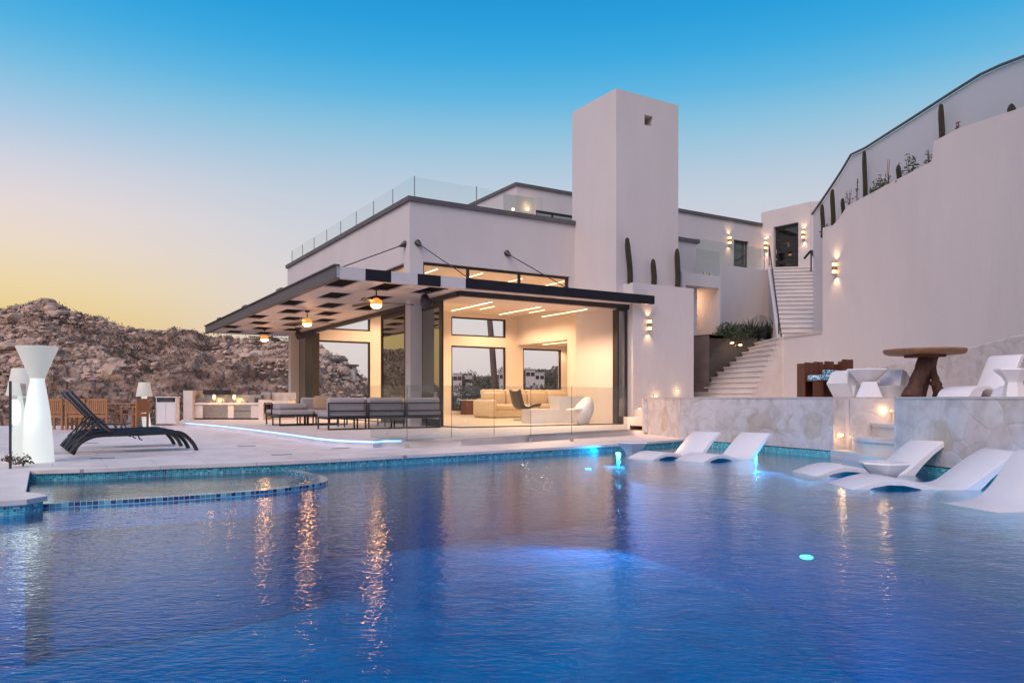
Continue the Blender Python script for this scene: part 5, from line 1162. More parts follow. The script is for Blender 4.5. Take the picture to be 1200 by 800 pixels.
# ------------------------------------------------------------------ black loungers
def bezel(pts, k=5): return [Vector((p.x,p.y,0)) for p in smooth_poly(pts,k)]
def sunbed(c, rz, label):
    """local x from head to foot, length 2 m"""
    t = empty('sun_lounger', c, label, 'sun lounger', 'black sun loungers on the deck', rz=rz)
    def B(name, mb, m='black', par=None): return mb.build(name, M[m], par or t, local=True, smooth=40)
    w_ = 0.33
    for s in (-1,1):
        pr = smooth_poly([(0.0,0.03),(0.05,0.10),(0.14,0.19),(0.30,0.275),(0.5,0.30),(1.0,0.305),(1.45,0.315),(1.60,0.30),(1.70,0.235),(1.80,0.12),(1.86,0.0)],4)
        B('side_rail', MB().tube([(p.x,s*w_,p.y) for p in pr], 0.033, 8))
    for s in (-1,1):
        B('leg', MB().tube([(0.22,s*(w_-0.06),0.25),(0.10,s*(w_-0.06),0.12),(0.05,s*(w_-0.06),0.0)], 0.022, 8))
    B('seat_sling', MB().box((0.55,-w_,0.30),(1.62,w_,0.312)), 'black')
    bx = Vector((0.60,0,0.30)); tp = Vector((0.02,0,0.98))
    bk = B('backrest', MB().bar(bx+Vector((0,0,0.01)), tp, w_*1.9, 0.012, up=(0.76,0,0.65)), 'black')
    for s in (-1,1): B('back_rail', MB().tube([bx+Vector((0.05,s*w_,-0.02)), bx.lerp(tp,0.5)+Vector((-0.01,s*w_,0)), tp+Vector((0,s*w_,0)), tp+Vector((-0.02,s*w_*0.9,0.02))], 0.018, 8), 'black', bk)
    B('back_rail', MB().tube([tp+Vector((-0.02,-w_*0.9,0.02)), tp+Vector((-0.02,w_*0.9,0.02))], 0.016, 8), 'black', bk)
    for s in (-1,1):
        B('armrest', MB().tube([(0.10,s*(w_+0.02),0.20),(0.25,s*(w_+0.03),0.36),(0.42,s*(w_+0.03),0.53),(0.36,s*(w_+0.02),0.58)],0.015,8))
        B('strut', MB().tube([(0.20,s*(w_-0.03),0.24),(0.36,s*(w_-0.03),0.56)],0.012,6)); B('strut', MB().tube([(0.95,s*w_,0.30),(0.98,s*w_,0.22),(1.02,s*w_,0.20)],0.01,6))
    B('cross_bar', MB().tube([(1.0,-w_,0.28),(1.0,w_,0.28)],0.014,8)); B('cross_bar', MB().tube([(0.25,-w_,0.25),(0.25,w_,0.25)],0.014,8))
n1 = G(82,533,DECK); f1 = G(216,528,DECK); d = (f1-n1); a1 = math.atan2(d.y,d.x); wv = Vector((-math.sin(a1),math.cos(a1),0))
sb_s = d.length/1.86
c1 = n1 + wv*0.33*1.0; sunbed(tuple(c1), a1, 'black sun lounger with raised back, the nearer one of the pair')
n2 = G(71,527.5,DECK); c2_ = n2 + wv*0.33; sunbed(tuple(c2_+Vector((0.03,0.05,0))), a1, 'black sun lounger with raised back, the farther one of the pair')
stb = empty('side_table', G(127,505,DECK), 'low black metal side table behind the black loungers', 'table')
tp = G(127,507,DECK); P('top', MB().box((tp.x-0.35,tp.y-0.3,DECK+0.22),(tp.x+0.42,tp.y+0.3,DECK+0.245)), 'black', stb)
for sx_ in (-0.28,0.34):
    for sy_ in (-0.25,0.25): P('leg', MB().bar((tp.x+sx_*0.8,tp.y+sy_,DECK+0.22),(tp.x+sx_*1.15,tp.y+sy_,DECK),0.025), 'black', stb)
# ------------------------------------------------------------------ teak dining set
def teak_chair(c, rz, label, first=[None]):
    t = empty('teak_chair', c, label, 'chair', 'slatted teak chairs around the outdoor table', rz=rz)
    def B(name, mb): return mb.build(name, M['teak'], t, local=True)
    for x in (-0.25,0.25): B('leg', MB().bar((x,-0.22,0),(x,-0.24,0.86),0.05)); B('leg', MB().bar((x,0.24,0),(x,0.24,0.62),0.05)); B('armrest', MB().bar((x,-0.26,0.63),(x,0.28,0.645),0.06,0.03))
    B('seat', MB().box((-0.26,-0.22,0.40),(0.26,0.26,0.435))); B('apron', MB().box((-0.24,-0.235,0.34),(0.24,-0.215,0.40)))
    B('top_rail', MB().box((-0.226,-0.265,0.80),(0.226,-0.225,0.87))); B('lower_rail', MB().box((-0.226,-0.25,0.46),(0.226,-0.22,0.51)))
    sl = MB(); 
    for k in range(8): x = -0.196+0.056*k; sl.box((x-0.021,-0.255,0.51),(x+0.021,-0.235,0.80))
    B('back_slats', sl)
    return t
for i, (px, lb) in enumerate(((68,'teak chair seen from behind, closest to the hourglass lamp'),(94,'teak chair seen from behind, middle of the row of three'),(120,'teak chair seen from behind, right end of the row of three'))):
    p = G(px,503.3,DECK); teak_chair((p.x,p.y,DECK), R(0), lb)
p = G(152,502.5,DECK); teak_chair((p.x,p.y+0.3,DECK), R(80), 'teak chair seen from the side at the right end of the table')
dt_ = empty('dining_table', (-11.8,22.4,DECK), 'long teak dining table behind the row of teak chairs', 'table')
P('top', MB().box((-13.3,22.0,DECK+0.70),(-10.9,22.9,DECK+0.74)), 'teak', dt_)
for x in (-13.1,-11.1):
    for y in (22.1,22.8): P('leg', MB().bar((x,y,DECK),(x,y,DECK+0.70),0.08), 'teak', dt_)
um = empty('closed_parasol', G(158,501,DECK), 'folded grey parasol standing between a teak chair and the glowing lamp', 'parasol'); q = G(158,501,DECK)
P('cloth', MB().lathe([(0.22,0.02),(0.20,0.1),(0.17,0.5),(0.10,0.78),(0.03,0.86)], (q.x,q.y,DECK), 10), 'grey_cloth', um); P('pole', MB().tube([(q.x,q.y,DECK),(q.x,q.y,DECK+0.9)],0.02,8), 'graymetal', um)
# white cabinet
q = G(194,498.2,DECK); cb = empty('bin_cabinet', q, 'white two-door outdoor bin cabinet with a slot along the top', 'cabinet')
def cbx(a,b,c): return (q.x+a*0.98-b*0.2, q.y+a*0.2+b*0.98, DECK+c)
P('body', MB().box((-0.27,0.03,0.03),(0.29,0.50,0.72), cbx).box((-0.29,0.0,0.03),(-0.271,0.52,0.90), cbx).box((0.291,0.0,0.03),(0.31,0.52,0.90), cbx), 'white', cb)
P('door', MB().box((-0.262,0.0,0.06),(0.006,0.028,0.71), cbx), 'white', cb); P('door', MB().box((0.014,0.0,0.06),(0.282,0.028,0.71), cbx), 'white', cb)
P('lid', MB().box((-0.32,-0.02,0.901),(0.34,0.54,0.93), cbx), 'white', cb); P('slot', MB().box((-0.20,0.05,0.73),(0.22,0.48,0.89), cbx), 'graymetal', cb); P('top_rail', MB().box((-0.27,0.0,0.715),(0.29,0.029,0.75), cbx), 'white', cb)
P('base', MB().box((-0.15,0.06,0.0),(0.17,0.40,0.029), cbx), 'graymetal', cb)
# ------------------------------------------------------------------ outdoor kitchen
KY = 26.0
def K(px,py,dy=0): return W(px,py,KY+dy)
kt = empty('outdoor_kitchen', K(262,492), 'pale stone outdoor kitchen with built-in stainless grill and blue light at its base', 'outdoor kitchen')
def kb(name, x0,y0,x1,y1,m,d0=0.0,d1=0.8,par=None):
    a, b = K(x0,y1), K(x1,y0); return P(name, MB().box((a.x,KY+d0,a.z),(b.x,KY+d1,b.z)), m, par or kt)
kb('pillar',217,457.5,227.6,494.5,'step',-0.15,0.85); kb('pillar',304,468,309.5,492.5,'step',-0.1,0.85)
kb('counter',227.7,471.5,303.9,474,'step',-0.05,0.85); kb('front_panel',227.7,474.1,237.5,489.6,'step'); kb('front_panel',267,474.1,274,489.6,'step'); kb('front_panel',294,474.1,303.9,489.6,'step')
kb('plinth',228,489.7,303.9,492.3,'blackmirror',0.1,0.8)
d1_ = kb('grill_door',237.6,474.2,266.9,489.5,'steel',0.02,0.05); kb('grill_door',274.1,474.2,293.9,489.5,'steel',0.02,0.05)
kb('drawer_line',274.5,481.2,293.5,481.8,'black',0.01,0.019)
gr = kb('grill',228.5,465.5,297,471.4,'steel',0.1,0.7); kb('hood',236,456.6,264.5,462.2,'blackmirror',0.12,0.5,gr); kb('backsplash',236,462.3,300,466.5,'steel',0.5,0.6,gr)
for x in (241,245,251,258,263,269,281,288): 
    a = K(x,470.3); P('knob', MB().tube([(a.x,KY+0.099,a.z),(a.x,KY+0.05,a.z)],0.035,10), 'steel', gr)
kb('backsplash',298,459,309,467.5,'steel',0.7,0.75); kb('counter',309.6,469.5,338,473,'step',-0.1,0.85); kb('back_panel',309.6,473.1,338,490,'coping',0.75,0.8); kb('backsplash',309.6,459.5,338,469.4,'rough_clad',0.84,0.9)
kb('fridge',310,474,312.5,487,'black',0.1,0.6)
tag(MB().bar(K(228,493.4,-0.05),K(303,492.9,-0.05),0.03).build('led_strip', M['led']), 'blue light strip under the front of the outdoor kitchen', 'light strip')
for x, lb in ((251,'added amber glow over the left half of the outdoor grill'),(274.5,'added amber glow over the right half of the outdoor grill')):  # added bulbs stand in for the orange reflections on the grill steel
    b_ = K(x,466.5,-0.05); tag(MB().lathe([(0.03,-0.05),(0.055,0.0),(0.055,0.09),(0.02,0.13)], b_, 12).build('added_grill_bulb', M['amber'], smooth=True), lb, 'lamp', 'added amber glows on the grill'); light('grill_glow', 'POINT', b_+Vector((0,-0.25,-0.1)), 3.5, (1.0,0.5,0.16), shadow_soft_size=0.05)
# ------------------------------------------------------------------ patio sofa
def cush(mb, c, d, r_=0.05, rot=None): return mb.rbox(c, d, r_, 3, rot=rot)
sf = empty('patio_sofa', H(-1.2,-1.4,PATIO), 'grey cushioned sectional patio sofa with black metal frame under the canopy', 'sofa')
def sofa_unit(s0, s1, t0, t1, par, back_side=None):
    fm = MB(); z = PATIO
    for s in (s0+0.03,s1-0.03):
        for t in (t0+0.03,t1-0.03): P('leg', MB().bar(H(s,t,z),H(s,t,z+0.25),0.035), 'black', par)
    P('frame', MB().box((s0,t0,z+0.25),(s1,t1,z+0.285), H), 'black', par)
    P('foot_bar', MB().bar(H(s0+0.05,t0+0.03,z+0.015),H(s1-0.05,t0+0.03,z+0.015),0.03,0.03), 'black', par)
    c = H((s0+s1)/2,(t0+t1)/2,z+0.355); P('seat_cushion', cush(MB(), c, (s1-s0-0.02,t1-t0-0.02,0.14), 0.045, Matrix.Rotation(HROT,4,'Z')), 'cushion', par, smooth=True)
    if back_side == 'front':
        P('backrest_frame', frame(s0,s1,z+0.30,z+0.64,0.03,hf,t0-0.03,t0,(),(z+0.44,)), 'black', par)
        P('back_cushion', cush(MB(), H((s0+s1)/2,t0+0.12,z+0.56), (s1-s0-0.04,0.18,0.40), 0.07, Matrix.Rotation(HROT,4,'Z')), 'cushion', par, smooth=True)
    if back_side == 'rear':
        P('backrest_frame', frame(s0,s1,z+0.30,z+0.64,0.03,hf,t1,t1+0.03,(),(z+0.44,)), 'black', par)
        P('back_cushion', cush(MB(), H((s0+s1)/2,t1-0.12,z+0.56), (s1-s0-0.04,0.18,0.40), 0.07, Matrix.Rotation(HROT,4,'Z')), 'cushion', par, smooth=True)
    if back_side == 'side': P('backrest_frame', frame(t0,t1,z+0.30,z+0.62,0.03,hl,s0-0.03,s0), 'black', par)
sa, ta_ = on_z(383,504,PATIO)
x0_ = sa; 
for k in range(3): sofa_unit(x0_+0.02+0.98*k, x0_+0.98*(k+1), ta_, ta_+0.85, sf, 'front')
s3 = empty('patio_sofa', H(x0_-0.4,ta_+2.6,PATIO), 'grey cushioned patio chaise with tan pillow, nearer the outdoor kitchen', 'sofa')
sb_, tb_ = on_z(327,499.2,PATIO)
sofa_unit(sb_, sb_+0.95, tb_, tb_+0.80, s3); sofa_unit(sb_+0.97, sb_+1.9, tb_, tb_+0.8, s3, None); sofa_unit(sb_+0.02, sb_+0.95, tb_+0.82, tb_+1.6, s3, 'side'); sofa_unit(sb_+0.97, sb_+1.9, tb_+0.82, tb_+1.6, s3, 'rear')
P('back_cushion', cush(MB(), H(sb_+0.45,tb_+0.55,PATIO+0.50), (0.85,0.6,0.2), 0.09, Matrix.Rotation(HROT,4,'Z')), 'cushion', s3, smooth=True)
p = H(sb_+1.35,tb_+0.5,PATIO+0.60); tag(MB().rbox((0,0,0),(0.56,0.20,0.42),0.09,4, rot=Matrix.Rotation(0.25,4,'Z') @ Matrix.Rotation(-0.25,4,'X')).build('pillow', M['pillow'], local=True, smooth=True), 'tan throw pillow lying on the patio chaise', 'pillow').location = p
ot = empty('coffee_table', H(x0_+1.6,ta_+1.9,PATIO), 'low dark coffee table behind the sofa under the canopy', 'table'); P('top', MB().box((x0_+0.9,ta_+1.5,PATIO+0.34),(x0_+2.1,ta_+2.1,PATIO+0.37), H), 'black', ot)
for a in (x0_+0.95,x0_+2.05):
    for b in (ta_+1.55,ta_+2.05): P('leg', MB().bar(H(a,b,PATIO),H(a,b,PATIO+0.34),0.03), 'black', ot)
# ------------------------------------------------------------------ living room furniture
FZ = PATIO+0.012
c0 = on_z(575,490,FZ); c1s = on_z(664,488,FZ)
so = empty('leather_sofa', H(c0[0]+1.5,c0[1]+0.8,FZ), 'cream leather sectional sofa seen through the open living room', 'sofa')
SR = Matrix.Rotation(HROT,4,'Z'); s_, t_ = c0
P('arm', cush(MB(), H(s_+0.18,t_+0.75,FZ+0.34), (0.34,1.3,0.66), 0.10, SR), 'leather', so, smooth=True)
P('base', MB().box((s_+0.3,t_+0.30,FZ+0.06),(s_+4.3,t_+1.5,FZ+0.28), H), 'leather', so)
for k in range(4):
    P('seat_cushion', cush(MB(), H(s_+0.84+0.98*k,t_+0.72,FZ+0.38), (0.96,0.85,0.24), 0.08, SR), 'leather', so, smooth=True)
    P('back_cushion', cush(MB(), H(s_+0.84+0.98*k,t_+1.28,FZ+0.66), (0.96,0.32,0.62), 0.10, SR), 'leather', so, smooth=True)
    P('headrest', cush(MB(), H(s_+0.84+0.98*k,t_+1.36,FZ+0.95), (0.95,0.28,0.22), 0.08, SR), 'leather', so, smooth=True)
sv = on_z(612,492,FZ); sw_ = empty('swivel_chair', H(sv[0],sv[1],FZ), 'dark leather swivel lounge chair in front of the cream sofa', 'chair')
P('base', MB().lathe([(0.30,0.0),(0.30,0.03),(0.04,0.06),(0.04,0.3)], H(sv[0],sv[1],FZ), 20), 'steel', sw_)
mb = MB(); pr = smooth_poly([(-0.36,0.95),(-0.26,0.62),(-0.15,0.38),(0.10,0.34),(0.38,0.42),(0.62,0.44)],4)
for w_, dz_ in ((-0.32,0.06),(-0.16,0.0),(0.16,0.0),(0.32,0.06)):
    for p in pr: mb.v.append(H(sv[0]+p.x*0.9, sv[1]+w_, FZ+p.y+dz_))
n = len(pr)
for r_ in range(3):
    for i in range(n-1): mb.f.append((r_*n+i,r_*n+i+1,(r_+1)*n+i+1,(r_+1)*n+i))
o = P('shell', mb, 'darkleather', sw_, smooth=True); md = o.modifiers.new('thick','SOLIDIFY'); md.thickness = 0.07
cc = on_z(622,496.3,FZ); cd = on_z(668,496.5,FZ); ct = empty('white_counter', H(cc[0],cc[1],FZ), 'white stepped counter block just inside the living room opening', 'counter')
def ctop(py, s, t): Y = H(s,t,0).y; return C-(py-HY)/F*Y
P('low_part', MB().box((cc[0],cc[1],FZ),(cc[0]+1.02,cc[1]+0.5,ctop(479.5,cc[0],cc[1])), H), 'white', ct)
sx1 = cc[0]+1.02; zt = ctop(464,sx1,cc[1])
P('tall_part', MB().add([H(sx1,cc[1],FZ),H(sx1+0.85,cc[1],FZ),H(sx1+0.85,cc[1],zt),H(sx1-0.12,cc[1],zt),H(sx1,cc[1],ctop(479,sx1,cc[1])),
   H(sx1,cc[1]+0.5,FZ),H(sx1+0.85,cc[1]+0.5,FZ),H(sx1+0.85,cc[1]+0.5,zt),H(sx1-0.12,cc[1]+0.5,zt),H(sx1,cc[1]+0.5,ctop(479,sx1,cc[1]))],
   [(0,1,2,3,4),(9,8,7,6,5),(0,5,6,1),(1,6,7,2),(2,7,8,3),(3,8,9,4),(4,9,5,0)]), 'white', ct)
ec = on_z(690,496.8,FZ); eg = empty('egg_chair', H(ec[0],ec[1]+0.3,FZ), 'white curved egg-shaped chair just inside the opening by the dark door frames', 'chair')
mb = MB(); n = 20; rings = [(0.0,0.17,0.16,0.02),(0.08,0.20,0.2,0.0),(0.25,0.29,0.28,0.0),(0.40,0.30,0.30,0.03),(0.58,0.21,0.25,0.12),(0.70,0.13,0.16,0.18),(0.76,0.06,0.08,0.20)]
for z, rx, ry, ox in rings:
    for k in range(n): a = 2*PI*k/n; mb.v.append(H(ec[0]+ox+rx*math.cos(a), ec[1]+0.3+ry*math.sin(a), FZ+z))
for i in range(len(rings)-1):
    for k in range(n): mb.f.append((i*n+k,i*n+(k+1)%n,(i+1)*n+(k+1)%n,(i+1)*n+k))
mb.f += [tuple(range(n)), tuple((len(rings)-1)*n+k for k in range(n))]
P('shell', mb, 'white', eg, smooth=True); P('seat', cush(MB(), H(ec[0]-0.18,ec[1]+0.3,FZ+0.40), (0.5,0.42,0.08), 0.03, SR), 'white', eg, smooth=True)
lp = on_s(440,472,3.6); q = H(3.3,9.6,FZ); fl_ = empty('column_lamp', q, 'small glowing white column lamp inside the living room beside the back window', 'lamp')
P('body', MB().lathe([(0.14,0),(0.12,0.6),(0.09,1.0),(0.15,1.25)], q, 20), 'lamp_body', fl_, smooth=True)
# ornament table inside left
bx = empty('console_table', H(7.55,10.0,FZ), 'dark wooden console below the tall back window on its left', 'console'); P('body', MB().box((7.2,10.2,FZ),(8.1,10.8,FZ+0.62), H), 'darkwood', bx); P('top', MB().box((7.15,10.15,FZ+0.621),(8.15,10.85,FZ+0.66), H), 'white', bx)
# rear terrace behind the house with a dining set
for i, (s,lb) in enumerate(((9.5,'pale chair on the rear terrace seen through the tall window, left one'),(11.2,'pale chair on the rear terrace seen through the tall window, right one'))):
    t = empty('garden_chair', H(s,13.4,DECK), lb, 'chair', 'pale chairs on the rear terrace'); P('seat', MB().box((s-0.25,13.1,0.55),(s+0.25,13.6,0.60), H), 'white', t); P('backrest', MB().box((s-0.25,13.05,0.60),(s+0.25,13.095,1.0), H), 'white', t)
    for a in (-0.22,0.22):
        for b in (13.12,13.57): P('leg', MB().bar(H(s+a,b,DECK),H(s+a,b,0.55),0.03), 'black', t)
rt = empty('garden_table', H(10.3,14.3,DECK), 'dark table on the rear terrace seen through the tall window', 'table'); P('top', MB().box((9.0,13.9,0.80),(11.8,14.9,0.84), H), 'black', rt)
for a in (9.1,11.7): P('leg', MB().bar(H(a,14.4,DECK),H(a,14.4,0.8),0.12), 'black', rt)
rf = empty('terrace_fence', H(10,16.2,DECK), 'dark low railing along the rear terrace behind the house', 'fence')
for k in range(9): P('post', MB().bar(H(4+1.4*k,16.2,DECK),H(4+1.4*k,16.2,1.05),0.05), 'black', rf)
P('rail', MB().bar(H(4,16.2,1.08),H(15.2,16.2,1.08),0.06), 'black', rf); P('rail', MB().bar(H(4,16.2,0.6),H(15.2,16.2,0.6),0.04), 'black', rf)
# ------------------------------------------------------------------ cacti and plants
def cactus(base, h, r_, lean, label, group='columnar cacti'):
    base = Vector(base); pts = []; rs = []
    for i in range(9):
        u = i/8; pts.append(base + Vector((lean[0]*u*h + 0.015*math.sin(u*5), lean[1]*u*h, u*h*0.97))); rs.append(r_*(1 if u < 0.8 else (0.95 if u < 0.95 else 0.7)))
    top = pts[-1]; pts += [top+Vector((0,0,r_*0.5)), top+Vector((0,0,r_*0.7))]; rs += [r_*0.4, r_*0.1]
    return tag(MB().tube(pts, rs, 18, rib=1).build('cactus', M['cactus'], smooth=False, origin=tuple(base)), label, 'cactus', group)
def on_block(px,py,t): s,z = on_t(px,py,t); return H(s,t,zb-0.02)
def chh(py0,py1,px,t): return on_t(px,py0,t)[1]-on_t(px,py1,t)[1]
T0 = -2.25
for px, top, ln, lb in ((738.5,279,(-0.055,0),'tallest columnar cactus on the side block, leaning slightly left'),(766,304.5,(0,0),'shortest columnar cactus on the side block, in the middle'),(794,292,(0,0),'columnar cactus on the side block at the right edge of the chimney')):
    b = on_block(px,333,T0); s_x,z_x = on_t(px,top,T0); cactus(b, z_x-zb+0.02, 0.082, ln, lb, 'columnar cacti in front of the chimney')
planF = [(p.x,p.y) for p,z in ptsF]
def planter_pt(px, d=0.35):
    ln = off(plan, d); p = hit(px, ln); pf = hit(px, plan)
    tab = [(t[0],t[1]) for t in TOPF[3:]]
    y = interp(tab, px); return p, C-(y-HY)/F*pf.y
for px, ytop, r_, d_, lb in ((964,240,0.06,0.4,'slim columnar cactus second from the far end of the planter'),(976,222,0.065,0.4,'thick columnar cactus third from the far end of the planter'),(988,233,0.055,0.35,'short twin columnar cactus beside the leafy plants in the planter'),(1013.5,176,0.06,0.62,'tall columnar cactus reaching the rail in the middle of the planter'),(1053.5,194,0.06,0.3,'small stubby cactus alone between two leafy plants'),(1103.5,122,0.065,0.66,'tall columnar cactus reaching the rail at the right of the planter'),(1186,124,0.08,0.35,'low rounded cactus at the far right end of the planter')):
    pxb = max(px, 965); p, zt_ = planter_pt(pxb, d_); X = (px-CX)/F*p.y
    zz = C-(ytop-HY)/F*p.y; cactus((X if px >= 965 else X, p.y, min(zt_-0.15, zz-0.2)), zz-min(zt_-0.15, zz-0.2), r_, (0,0), lb, 'cacti in the planter on the curved wall')
def shrub(c, h, sp, n_, sz, label, m='leaf', name='shrub', stems=5, group=None):
    c = Vector(c); t = empty(name, c, label, name.replace('_',' ').split()[-1], group); mb = MB(); leafy(mb, c, h, sp, n_, sz, rnd); P('foliage', mb, m, t)
    ms = MB()
    for k in range(stems): a = rnd.uniform(0,2*PI); ms.tube([c, c+Vector((math.cos(a)*sp*0.4,math.sin(a)*sp*0.4,h*0.8))],[0.012,0.004],5)
    P('stems', ms, 'bark', t); return t
for px, h, sp, n_, lb, m in ((970,0.25,0.22,120,'low green plant between the first cacti','leaf'),(995,0.7,0.15,40,'reddish wiry plant beside the twin cactus','dryleaf'),(1004,0.95,0.08,14,'thin bare reddish stalk left of the tall middle cactus','dryleaf'),(1024,0.35,0.25,130,'dark leafy shrub right of the tall middle cactus','leaf'),(1033,0.55,0.32,260,'largest dark leafy shrub in the planter','leaf'),(1041,1.0,0.06,10,'thin bare stalk rising over the largest shrub','dryleaf'),(1067,0.7,0.32,150,'dark umbrella-shaped plant right of the stubby cactus','leaf'),(1089,0.6,0.12,60,'reddish plant just left of the tall right cactus','dryleaf'),(1122,0.45,0.08,24,'small reddish plant right of the tall right cactus','dryleaf'),(1150,0.15,0.2,40,'flat small plant with a thin stalk near the right end','leaf')):
    p, z = planter_pt(px, 0.25); shrub((p.x,p.y,z-0.08), h, sp, n_, 0.05, lb, m, 'planter_plant', 4, 'plants in the planter on the curved wall')
def blade_plant(c, n_, ln, label, w_=0.035, m='leaf', group=None):
    mb = MB(); c = Vector(c)
    for k in range(n_):
        a = rnd.uniform(0,2*PI); e_ = rnd.uniform(0.5,1.35); d = Vector((math.cos(a)*math.cos(e_),math.sin(a)*math.cos(e_),math.sin(e_))); s = Vector((-math.sin(a),math.cos(a),0))*w_; l_ = ln*rnd.uniform(0.7,1.1)
        m1 = c+d*l_*0.5; tp_ = c+d*l_+Vector((0,0,-l_*0.12)); mb.add([c-s*0.7,c+s*0.7,m1+s,tp_,m1-s],[(0,1,2,3,4)])
    return tag(mb.build('agave', M[m], origin=tuple(c)), label, 'agave', group)
for i, (px, py, Y, lb) in enumerate(((853,395,25.6,'round dark shrub in the stair bed, leftmost'),(866,391,26.0,'round dark shrub in the stair bed, beside the spiky plants'))):
    p = W(px,py,Y); shrub((p.x,p.y,3.0), 0.62, 0.55, 1100, 0.06, lb, 'leaf', 'bed_shrub', 6, 'round shrubs in the stair bed')
for px, Y, lb in ((880,26.2,'spiky dark plant in the stair bed, left of three'),(889,26.6,'spiky dark plant in the stair bed, middle of three'),(899,27.0,'spiky dark plant in the stair bed, right of three'),(912,25.6,'spiky plant squeezed between stair and its left wall')):
    p = W(px,395,Y); blade_plant((p.x,p.y,3.05), 60, 0.85, lb, 0.035, 'leaf', 'spiky plants in the stair bed')
tag(MB().box((7.35,25.1,2.66),(9.0,25.4,2.67)).build('bed_lamp_rail', M['black']), 'thin dark rail in the stair planting bed', 'rail') if False else None
# ------------------------------------------------------------------ far trees, palm, houses
pm = empty('palm_tree', W(577,470,43), 'palm trunk standing behind the house, seen through the tall back windows', 'palm tree'); b = W(577,470,43)
pt_ = [(b.x+0.25,b.y,-1.0),(b.x+0.15,b.y,1.5),(b.x-0.02,b.y,4.0),(b.x-0.25,b.y,6.5),(b.x-0.4,b.y,8.2)]
P('trunk', MB().tube(pt_, [0.22,0.19,0.17,0.15,0.14], 12), 'trunk', pm, smooth=True)
mb = MB(); ctr = Vector(pt_[-1])
for k in range(22):
    a = 2*PI*k/22+rnd.uniform(-0.1,0.1); e_ = rnd.uniform(-0.3,0.9); prev = ctr
    for j in range(1,7):
        u = j/6; p = ctr + Vector((math.cos(a),math.sin(a),0))*2.0*u*math.cos(e_*0.6) + Vector((0,0,1))*(1.3*math.sin(e_)*u - 1.5*u*u*0.6)
        d = (p-prev); s = d.cross(Vector((0,0,1))).normalized()*(0.42*(1-u*0.6)); mb.add([prev-s*0.2,p-s+Vector((0,0,-0.2)),p,p+s+Vector((0,0,-0.2)),prev+s*0.2],[(0,1,2,4),(2,3,4)]); prev = p
P('crown', mb, 'treeleaf', pm)
def tree(X, Y, z, h, r_, label, n_=420, kind='broad'):
    t = empty('tree' if kind == 'broad' else 'palm_tree', (X,Y,z), label, 'tree' if kind == 'broad' else 'palm tree', 'trees on the far ridge' if kind == 'broad' else 'palms on the far ridge')
    P('trunk', MB().tube([(X,Y,z-1),(X+rnd.uniform(-.2,.2),Y,z+h*0.5),(X,Y,z+h*0.8)],[0.2*h/5,0.14*h/5,0.06*h/5],7), 'trunk', t)
    mb = MB()
    if kind == 'broad':
        for q in range(6):
            c = Vector((X+rnd.gauss(0,r_*0.45),Y+rnd.gauss(0,r_*0.4),z+h*rnd.uniform(0.6,0.9))); leafy(mb, c-Vector((0,0,r_*0.2)), r_*0.55, r_*0.6, n_//4, r_*0.075, rnd)
    else:
        c = Vector((X,Y,z+h*0.8))
        for k in range(18):
            a = 2*PI*k/18; d = Vector((math.cos(a),math.sin(a),0)); s = Vector((-d.y,d.x,0))*r_*0.14; m1 = c+d*r_*0.55+Vector((0,0,r_*0.28*math.sin(k*2.3))); tp_ = c+d*r_+Vector((0,0,-r_*0.45)); mb.add([c,m1-s,tp_,m1+s],[(0,1,2,3)])
    P('crown', mb, 'treeleaf', t); return t
far = [(531,434,1),(541,438,1),(550,440,1),(561,437,1),(569,433,1),(590,436,1),(596,432,1),(583,441,1),(645,434,1),(652,431,1),(637,438,1),(658,438,1),(628,440,1),(640,446,1),(652,445,1),(632,451,1),(535,448,1),(555,450,1),(588,452,1),(608,450,1),(450,455,1),(465,452,1)]
cols = ['round dark tree on the far ridge','spreading dark tree on the far ridge']
for i, (px, py, k) in enumerate(far[::2]+far[1:14:4]):
    Y = 95 + (i*37)%60; X = (px-CX)/F*Y; top = C-(py-3-HY)/F*Y; z = far_ridge_h(X,Y); h = max(3.0, top-z)
    tree(X,Y,z,h,1.5+Y/95*rnd.uniform(0.8,1.1), 'dark broad-crowned tree on the far ridge seen through the back windows', 520)
for i, (px, py) in enumerate(((533,447),(543,448),(551,446),(562,449),(587,446),(594,448),(618,446),(630,447),(641,445),(651,446),(657,443))):
    Y = 66+(i*5)%14; X = (px-CX)/F*Y; top = C-(py-2-HY)/F*Y; z = far_ridge_h(X,Y)
    tree(X,Y,z,max(3.0,(top-z)/0.95),2.3,'dark bushy tree below the far houses seen through the back windows', 420)
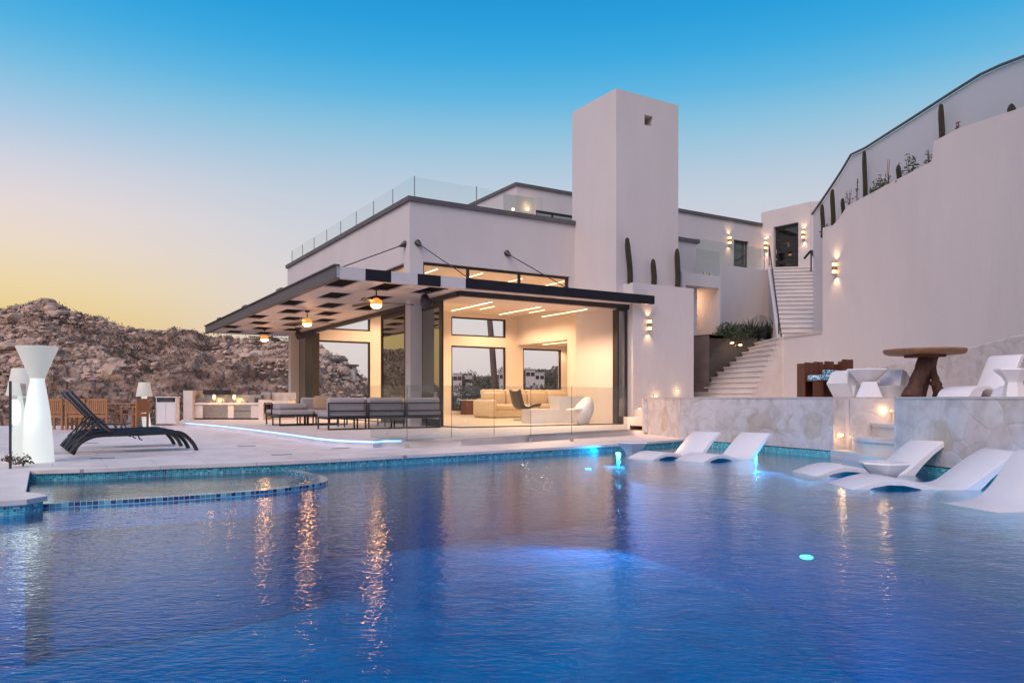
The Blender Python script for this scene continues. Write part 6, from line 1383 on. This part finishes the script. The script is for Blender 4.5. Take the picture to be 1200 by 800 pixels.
for i, (px, py) in enumerate(((559,438),(615,429),(626,431),(634,431),(621,434),(651,428),(573,440))):
    Y = 100+i*6; X = (px-CX)/F*Y; top = C-(py-HY)/F*Y; z = far_ridge_h(X,Y); tree(X,Y,z,(top-z)/0.85,1.25,'small palm on the far ridge seen through the back windows', kind='palm')
def villa(px0,px1,py0,py1,Y,label):
    a, b = W(px0,py1,Y), W(px1,py0,Y); z0 = min(a.z, far_ridge_h(a.x,Y))-1 if Y > 60 else a.z
    t = empty('far_house', ((a.x+b.x)/2,Y,z0), label, 'house', 'white houses on the far ridge'); w_ = b.x-a.x
    P('wall', MB().box((a.x,Y,z0),(b.x,Y+w_*0.7,b.z)), 'housefar', t); P('roof', MB().box((a.x-0.1,Y-0.1,b.z),(b.x+0.1,Y+w_*0.7+0.1,b.z+0.10)), 'stonecap', t)
    nw = max(2,int(w_/2)); 
    for k in range(nw): x = a.x+w_*(k+0.5)/nw; P('window', MB().box((x-0.22,Y-0.03,b.z-0.75),(x+0.22,Y-0.002,b.z-0.3)), 'winfar', t)
for i, q in enumerate(((531,541,438,450,88,'pale house at the left of the tall window view'),(545,553,441,450,90,'small pale house among trees left of the palm trunk'),(585,597,436,449,86,'pale house right of the palm trunk'),(616,627,433,446,87,'pale house at the left of the small back window view'),(627,638,437,449,92,'pale house in the middle of the small back window view'),(600,612,440,451,90,'pale house between the two back windows'))): villa(*q)
# two small houses on the rocky hill
for px0, px1, py, lb in ((391,401,421.5,'tiny flat-roofed house on the rocky hill ridge, left one'),(407,416,428,'tiny flat-roofed house on the rocky hill ridge, right one')):
    Y = 100; a = W(px0,py+5,Y); b = W(px1,py-1,Y); t = empty('hill_house', ((a.x+b.x)/2,Y,a.z-1), lb, 'house', 'small houses on the rocky hill'); P('wall', MB().box((a.x,Y,a.z-1.5),(b.x,Y+1,b.z-0.2)), 'housefar', t); P('roof', MB().box((a.x-0.3,Y-0.5,b.z-0.2),(b.x+0.3,Y+1.2,b.z)), 'graymetal', t); P('window', MB().box((a.x+0.3,Y-0.03,a.z+0.1),(b.x-0.3,Y-0.002,b.z-0.35)), 'winfar', t)
